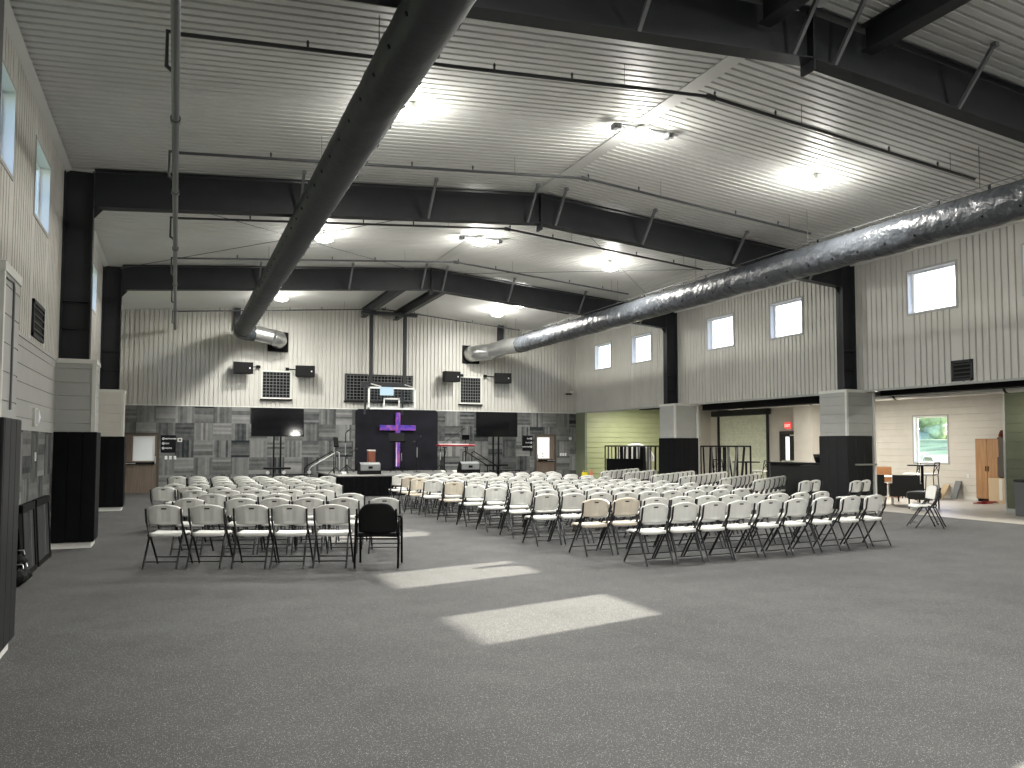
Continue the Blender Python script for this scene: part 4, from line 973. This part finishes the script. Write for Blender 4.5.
# exit door and sign on the side wall
d = bpy.data.objects.new('door_3', None); col.objects.link(d); d.location = (XO-.02, 23.92, 0); struct(d, 'dark exit door with a narrow bright pane in the side room', 'door')
mb = MB(); mb.box(-.06, 0, 0, .07, 0, 2.22); mb.box(-.06, 0, 1.0, 1.07, 0, 2.22); mb.box(-.06, 0, .07, 1.0, 2.14, 2.22); mb.build('door_frame', m_doorf, d)
mb = MB(); mb.box(-.04, 0, .075, .52, .01, 2.135); mb.box(-.04, 0, .75, .995, .01, 2.135); mb.box(-.04, 0, .52, .75, .01, .95); mb.box(-.04, 0, .52, .75, 2.0, 2.135); mb.build('door_leaf', m_steel, d)
MB().box(-.03, -.015, .52, .75, .95, 2.0).build('door_pane', m_pane_glow2, d); MB().rbox(-.12, -.04, .15, .9, 1.0, 1.07, .01).build('push_bar', m_chrome, d); MB().rbox(-.1, -.04, .1, .45, 2.03, 2.09, .01).build('door_closer', m_chrome, d)
t = thing('exit_sign', 'red lit EXIT sign above the side room exit door', 'sign', (XO-.02, 24.55, 2.33))
MB().rbox(-.04, 0, -.17, .17, 0, .24, .01).build('sign_box', m_red, t); text_part('lettering', 'EXIT', .15, m_redl, t, (-.042, .145, .06), (PI/2, 0, -PI/2), .002)
t = thing('alarm_horn', 'small red fire alarm horn right of the EXIT sign', 'alarm', (XO-.02, 23.62, 2.42)); MB().rbox(-.05, 0, -.06, .06, -.07, .07, .01).build('body', m_red, t); MB().rbox(-.065, -.045, -.02, .02, -.03, .03, .005).build('lens', m_letter, t)

# barred carts
def cart(x, y, wd, ang, lab, panel, seed):
    t = thing('chair_cart', lab, 'cart', (x, y, 0), ang, 'black barred carts'); h = 1.62; q = random.Random(seed)
    mb = MB(); mb.bar((0, 0, h), (wd, 0, h), .05, .05); mb.bar((0, .7, h), (wd, .7, h), .05, .05); mb.bar((0, 0, .14), (wd, 0, .14), .05, .05); mb.bar((0, .7, .14), (wd, .7, .14), .05, .05); mb.bar((0, 0, .14), (0, .7, .14), .05, .05); mb.bar((wd, 0, .14), (wd, .7, .14), .05, .05)
    mb.build('rail_frame', m_dark, t)
    for a in (0, wd):
        for b in (0, .7): MB().bar((a, b, .1), (a, b, h), .045, .045).build('corner_post', m_dark, t)
    k = 0; px = .15
    while px < wd-.1:
        w_ = q.choice((.03, .04, .07, .12)); MB().bar((px, .3*q.random(), .16), (px, .3*q.random(), h-.03), w_, .04).build('upright_bar', q.choice((m_dark, m_dark, m_padg, m_brace)), t); px += q.uniform(.08, .17)
    if panel: MB().rbox(-.08, wd*.55, -.04, 0, .12, panel, .01).build('lower_panel', m_skirt, t)
    for a in (.1, wd-.1):
        for b in (.05, .65): MB().tube([(a-.015, b, .05), (a+.015, b, .05)], .05, 12).build('caster', m_dark, t)
cart(15.2, 26.2, 2.35, -.35, 'black barred cart in front of the bright green wall', 1.14, 2)
cart(16.35, 22.0, 2.1, .0, 'black barred cart in front of the roller door', 0, 5)
t = thing('white_folded_arch', 'white curved folded object standing behind the barred cart by the green wall', 'equipment', (17.3, 27.6, 0), -.3)
mb = MB()
for k, (r_, w_) in enumerate(((.75, .05), (.62, .05), (.5, .04))):
    mb.tube([(r_*math.cos(a*PI/12), .05*k, 1.0+r_*.9*math.sin(a*PI/12)) for a in range(0, 13)], w_, 8)
mb.build('curved_ribs', m_acryl, t)
MB().add([(x_, y_, z_) for y_ in (-.02, .02) for x_, z_ in [(.7*math.cos(a*PI/12), 1.0+.63*math.sin(a*PI/12)) for a in range(13)]], [tuple(range(12, -1, -1)), tuple(range(13, 26))] + [(i, i+1, 14+i, 13+i) for i in range(12)]).build('panel', m_plastic, t)
mb = MB()
for x in (-.6, -.3, 0, .3, .6): mb.bar((x, 0, 0), (x, 0, 1.05), .09, .05)
mb.build('support_legs', m_acryl, t)
# wet floor sign and cone
t = thing('wet_floor_sign', 'yellow folding wet floor sign near the far right corner', 'wet floor sign', (14.55, 26.9, 0), .2)
for s in (-1, 1): MB().prism([(-.15, 0), (.15, 0), (.12, .62), (-.12, .62)], 1, -.008, .008).build('board', m_yellow, t).rotation_euler = (s*.2, 0, 0)
for i, s in enumerate((-1, 1)): kids(t)[i].location = (0, s*.125*1.0, 0)
MB().prism([(-.045, .36), (.045, .36), (0, .48)], 1, -.115, -.06).build('warning_symbol', m_sign, t); MB().box(-.08, .08, -.16, -.10, .2, .24).build('lettering_bar', m_sign, t); MB().tube([(-.06, 0, .61), (-.06, 0, .67), (.06, 0, .67), (.06, 0, .61)], .01, 6).build('handle', m_yellow, t)
t = thing('traffic_cone', 'orange traffic cone right of the yellow sign', 'cone', (15.18, 27.5, 0)); MB().rbox(-.17, .17, -.17, .17, 0, .03, .01).build('base', m_orange, t); MB().cyl(0, 0, .03, .68, .12, .025).build('cone_body', m_orange, t); MB().cyl(0, 0, .33, .47, .082, .061).build('reflective_band', m_letter, t)

# high tables, bar stools, armchairs, wardrobe
def high_table(x, y, lab, r=.42):
    t = thing('high_table', lab, 'table', (x, y, 0), 0, 'high bar tables'); MB().rbox(-r, r, -r, r, 1.03, 1.07, .012).build('table_top', m_dark, t); MB().cyl(0, 0, .04, 1.03, .04).build('pedestal', m_dark, t)
    mb = MB(); mb.bar((-.3, 0, .03), (.3, 0, .03), .08, .05); mb.bar((0, -.3, .03), (0, .3, .03), .08, .05); mb.build('base', m_dark, t)
def bar_stool(x, y, rz, lab):
    t = thing('bar_stool', lab, 'stool', (x, y, 0), rz, 'metal bar stools with pale seats')
    MB().rbox(-.2, .2, -.2, .2, .73, .79, .02).build('seat', m_plastic, t)
    for a in (-1, 1):
        MB().tube([(a*.2, .22, 0), (a*.18, .17, .73)], .015, 8).build('leg', m_dark, t); MB().tube([(a*.2, -.22, 0), (a*.18, -.18, .73), (a*.18, -.24, 1.12)], .015, 8).build('leg', m_dark, t)
    mb = MB(); mb.tube([(-.18, -.24, 1.12), (.18, -.24, 1.12)], .018, 8); mb.tube([(-.18, -.2, .85), (.18, -.235, 1.08)], .01, 6); mb.tube([(.18, -.2, .85), (-.18, -.235, 1.08)], .01, 6); mb.build('cross_back', m_dark, t)
    mb = MB(); z = .3
    for p, q in (((-.195, .2), (.195, .2)), ((-.195, -.2), (.195, -.2)), ((-.195, -.2), (-.195, .2)), ((.195, -.2), (.195, .2))): mb.tube([(*p, z), (*q, z)], .01, 6)
    mb.build('foot_ring', m_dark, t)
high_table(20.95, 17.2, 'dark square high table in front of the side room window', .3)
bar_stool(21.25, 17.85, .5, 'bar stool with pale seat right of the high table by the window')
bar_stool(21.5, 17.4, .3, 'bar stool with pale seat at the far side of the high table by the window')
high_table(19.0, 22.9, 'dark square high table left of the black counter', .35)
bar_stool(18.75, 21.9, .5, 'bar stool with pale seat left of the black counter')
bar_stool(18.75, 24.0, -1.2, 'bar stool beside the high table near the barred cart')
m_lounge = mat('dark_lounge_leather', (.028, .028, .027), .5)
def lounge(x, y, rz, lab):
    t = thing('lounge_chair', lab, 'armchair', (x, y, 0), rz, 'dark lounge chairs in the side room')
    MB().rbox(-.33, .33, -.28, .33, .25, .44, .03).build('seat', m_lounge, t); MB().prism([(-.36, .25), (-.24, .25), (-.28, .84), (-.38, .84)], 0, -.34, .34).build('backrest', m_lounge, t)
    for s in (-1, 1): MB().rbox(s*.37-.04, s*.37+.04, -.34, .33, .25, .62, .02).build('armrest', m_lounge, t)
    for a in (-.33, .33):
        for b in (-.3, .28): MB().cyl(a, b, 0, .26, .016, .02, 8).build('leg', m_chrome, t)
lounge(18.2, 16.68, -.7, 'dark lounge chair in the side room, right beside the counter')
lounge(18.75, 15.95, -.8, 'dark lounge chair in the side room, right of its twin')
t = thing('ottoman', 'low dark ottoman behind the lone folding chairs', 'ottoman', (18.0, 14.75, 0), .3)
MB().rbox(-.38, .38, -.3, .3, .26, .46, .04).build('cushion', m_lounge, t)
for a in (-.32, .32):
    for b in (-.24, .24): MB().cyl(a, b, 0, .27, .016, .02, 8).build('leg', m_dark, t)
t = thing('side_table', 'low pale topped side table by the lounge chairs', 'table', (19.4, 17.3, 0)); MB().rbox(-.55, .35, -.35, .35, .72, .76, .01).build('table_top', m_plastic, t)
for a in (-.5, .3):
    for b in (-.3, .3): MB().cyl(a, b, 0, .72, .02).build('leg', m_dark, t)
t = thing('wooden_bench', 'orange wooden bench back behind the lounge chairs', 'bench', (20.5, 18.4, 0)); MB().rbox(-.7, .7, .12, .17, .5, .98, .02).build('backrest', m_lampwood, t); MB().rbox(-.7, .7, -.25, .15, .42, .47, .01).build('seat', m_lampwood, t)
for a in (-.62, .62): MB().rbox(a-.03, a+.03, -.24, .16, 0, .42, .01).build('side_panel', m_lampwood, t)
t = thing('wardrobe', 'tall oak two door wardrobe against the cream wall', 'wardrobe', (XO-.03, 15.9, 0), PI/2)
MB().rbox(-.37, .37, .03, .4, .08, 1.86, .008).build('carcass', m_ward, t); MB().box(-.35, .35, .06, .38, 0, .08).build('plinth', m_dark, t)
for s in (-1, 1):
    dd = MB().rbox(*sorted((s*.004, s*.365)), .4, .42, .1, 1.85, .004).build('door', m_ward, t); MB().rbox(s*.04-.008, s*.04+.008, .42, .445, .9, 1.05, .004).build('handle', m_dark, dd)
t = thing('cardboard_sheet', 'brown cardboard carton standing right of the wardrobe', 'carton', (21.9, 15.2, 0), -.1); MB().rbox(-.25, .25, -.4, .4, 0, .72, .006).build('carton_body', m_card, t); MB().box(-.252, -.249, -.05, .05, .1, .7).build('packing_tape', m_white, t)
t = thing('red_cable', 'red cable coil on the pale floor before the carton', 'cable', (20.9, 15.3, .006)); MB().tube([(.28*math.cos(a*.7)+.02*a, .2*math.sin(a*.7), .02+.002*a) for a in range(22)], .014, 6).build('cable_loops', m_keys, t)
t = thing('coat_rack', 'dark coat rack between wardrobe and partition', 'coat rack', (22.1, 15.45, 0)); MB().cyl(0, 0, .03, 1.95, .025).build('pole', m_doorf, t); MB().cyl(0, 0, 0, .03, .2).build('base', m_doorf, t)
MB().prism([(-.06, .75), (.06, .75), (.05, 1.85), (-.04, 1.9)], 1, -.13, .13).build('hanging_coat', m_doorf, t); MB().tube([(-.1, 0, 1.92), (0, 0, 2.02), (.1, 0, 1.92)], [.05, .09, .05], 10).build('hat', m_cajon, t)
t = thing('trash_bin', 'dark grey bin at the foot of the sage partition', 'bin', (18.45, 12.2, 0)); MB().add(*(lambda b: (b.v, b.f))(MB().prism([(-.24, 0), (.24, 0), (.27, .8), (-.27, .8)], 1, -.26, .26))).build('body', m_brace, t); MB().rbox(-.29, .29, -.28, .28, .8, .86, .02).build('lid', m_grille, t)
t = thing('leaning_board', 'greyish boards leaning on the cream wall under the window', 'board', (XO-.08, 17.15, 0)); MB().prism([(-.22, .0), (-.18, 0), (.06, .55), (.03, .56)], 1, -.1, .1).build('board', m_brace, t); MB().prism([(-.3, .0), (-.26, 0), (.04, .42), (.01, .43)], 1, .3, .5).build('offcut', m_card, t)

# ------------------------------------------------------------------ outdoors seen through the glass
struct(MB().box(-120, 160, -120, 160, -.6, -.35).build('ground', m_grass), 'lawn around the building', 'ground')
struct(MB().box(26, 40, 8, 50, -.34, -.3).build('gravel_lot', m_gravel), 'pale gravel lot outside the side room', 'ground')
def tree(x, y, h, r, seed, lab):
    t = thing('tree', lab, 'tree', (x, y, -.35), 0, 'trees outside the side window'); q = random.Random(seed)
    MB().tube([(0, 0, 0), (.1, 0, h*.3), (0, .1, h*.6)], [.3, .22, .1], 10).build('trunk', m_bark, t)
    mb = MB()
    for k in range(26):
        cx, cy, cz = q.uniform(-r, r)*.7, q.uniform(-r, r)*.7, h*q.uniform(.25, .95); rr_ = r*q.uniform(.35, .6); n, m_ = 12, 8; vs = []
        for j in range(m_+1):
            for i in range(n):
                a, b = 2*PI*i/n, PI*j/m_; w_ = rr_*(1+q.uniform(-.18, .18)); vs.append((cx+w_*math.sin(b)*math.cos(a), cy+w_*math.sin(b)*math.sin(a), cz+w_*math.cos(b)))
        mb.add(vs, [(j*n+i, (j+1)*n+i, (j+1)*n+(i+1) % n, j*n+(i+1) % n) for j in range(m_) for i in range(n)], True)
    mb.build('crown', m_leaf, t)
struct(MB().prism([(42, -.36), (56, 1.2), (64, 2.2), (110, 3.0), (110, -.4)], 1, -60, 140).build('ground', m_grass), 'grassy rise beyond the car park', 'ground')
for i in range(9):
    tree(70+1.5*math.sin(i*1.9), 46+5.6*i, 9.0+1.2*math.sin(i*2.1), 2.4, i, 'green tree outside the side window, %s of the row' % ORD[i+1])
def car(x, y, rz, m, lab):
    t = thing('car', lab, 'car', (x, y, -.3), rz, 'parked cars outside')
    MB().prism([(-2.1, .35), (2.1, .35), (2.15, .8), (1.2, .95), (.6, 1.45), (-1.1, 1.45), (-1.8, .95), (-2.15, .85)], 1, -.85, .85).build('body', m, t)
    MB().prism([(.55, .98), (1.05, .98), (.55, 1.38)], 1, -.86, .86).build('window_glass', m_gloss, t); MB().prism([(-1.6, .98), (.45, .98), (.45, 1.38), (-1.05, 1.38)], 1, -.86, .86).build('window_glass', m_gloss, t)
    for a in (-1.3, 1.3):
        for b in (-.8, .8): MB().tube([(a, b-.1, .33), (a, b+.1, .33)], .33, 18).build('wheel', m_dark, t)
car(36.0, 28.2, .9, m_carw, 'white car parked outside the side window'); car(36.6, 25.0, .9, m_carp, 'plum coloured car parked outside the side window')
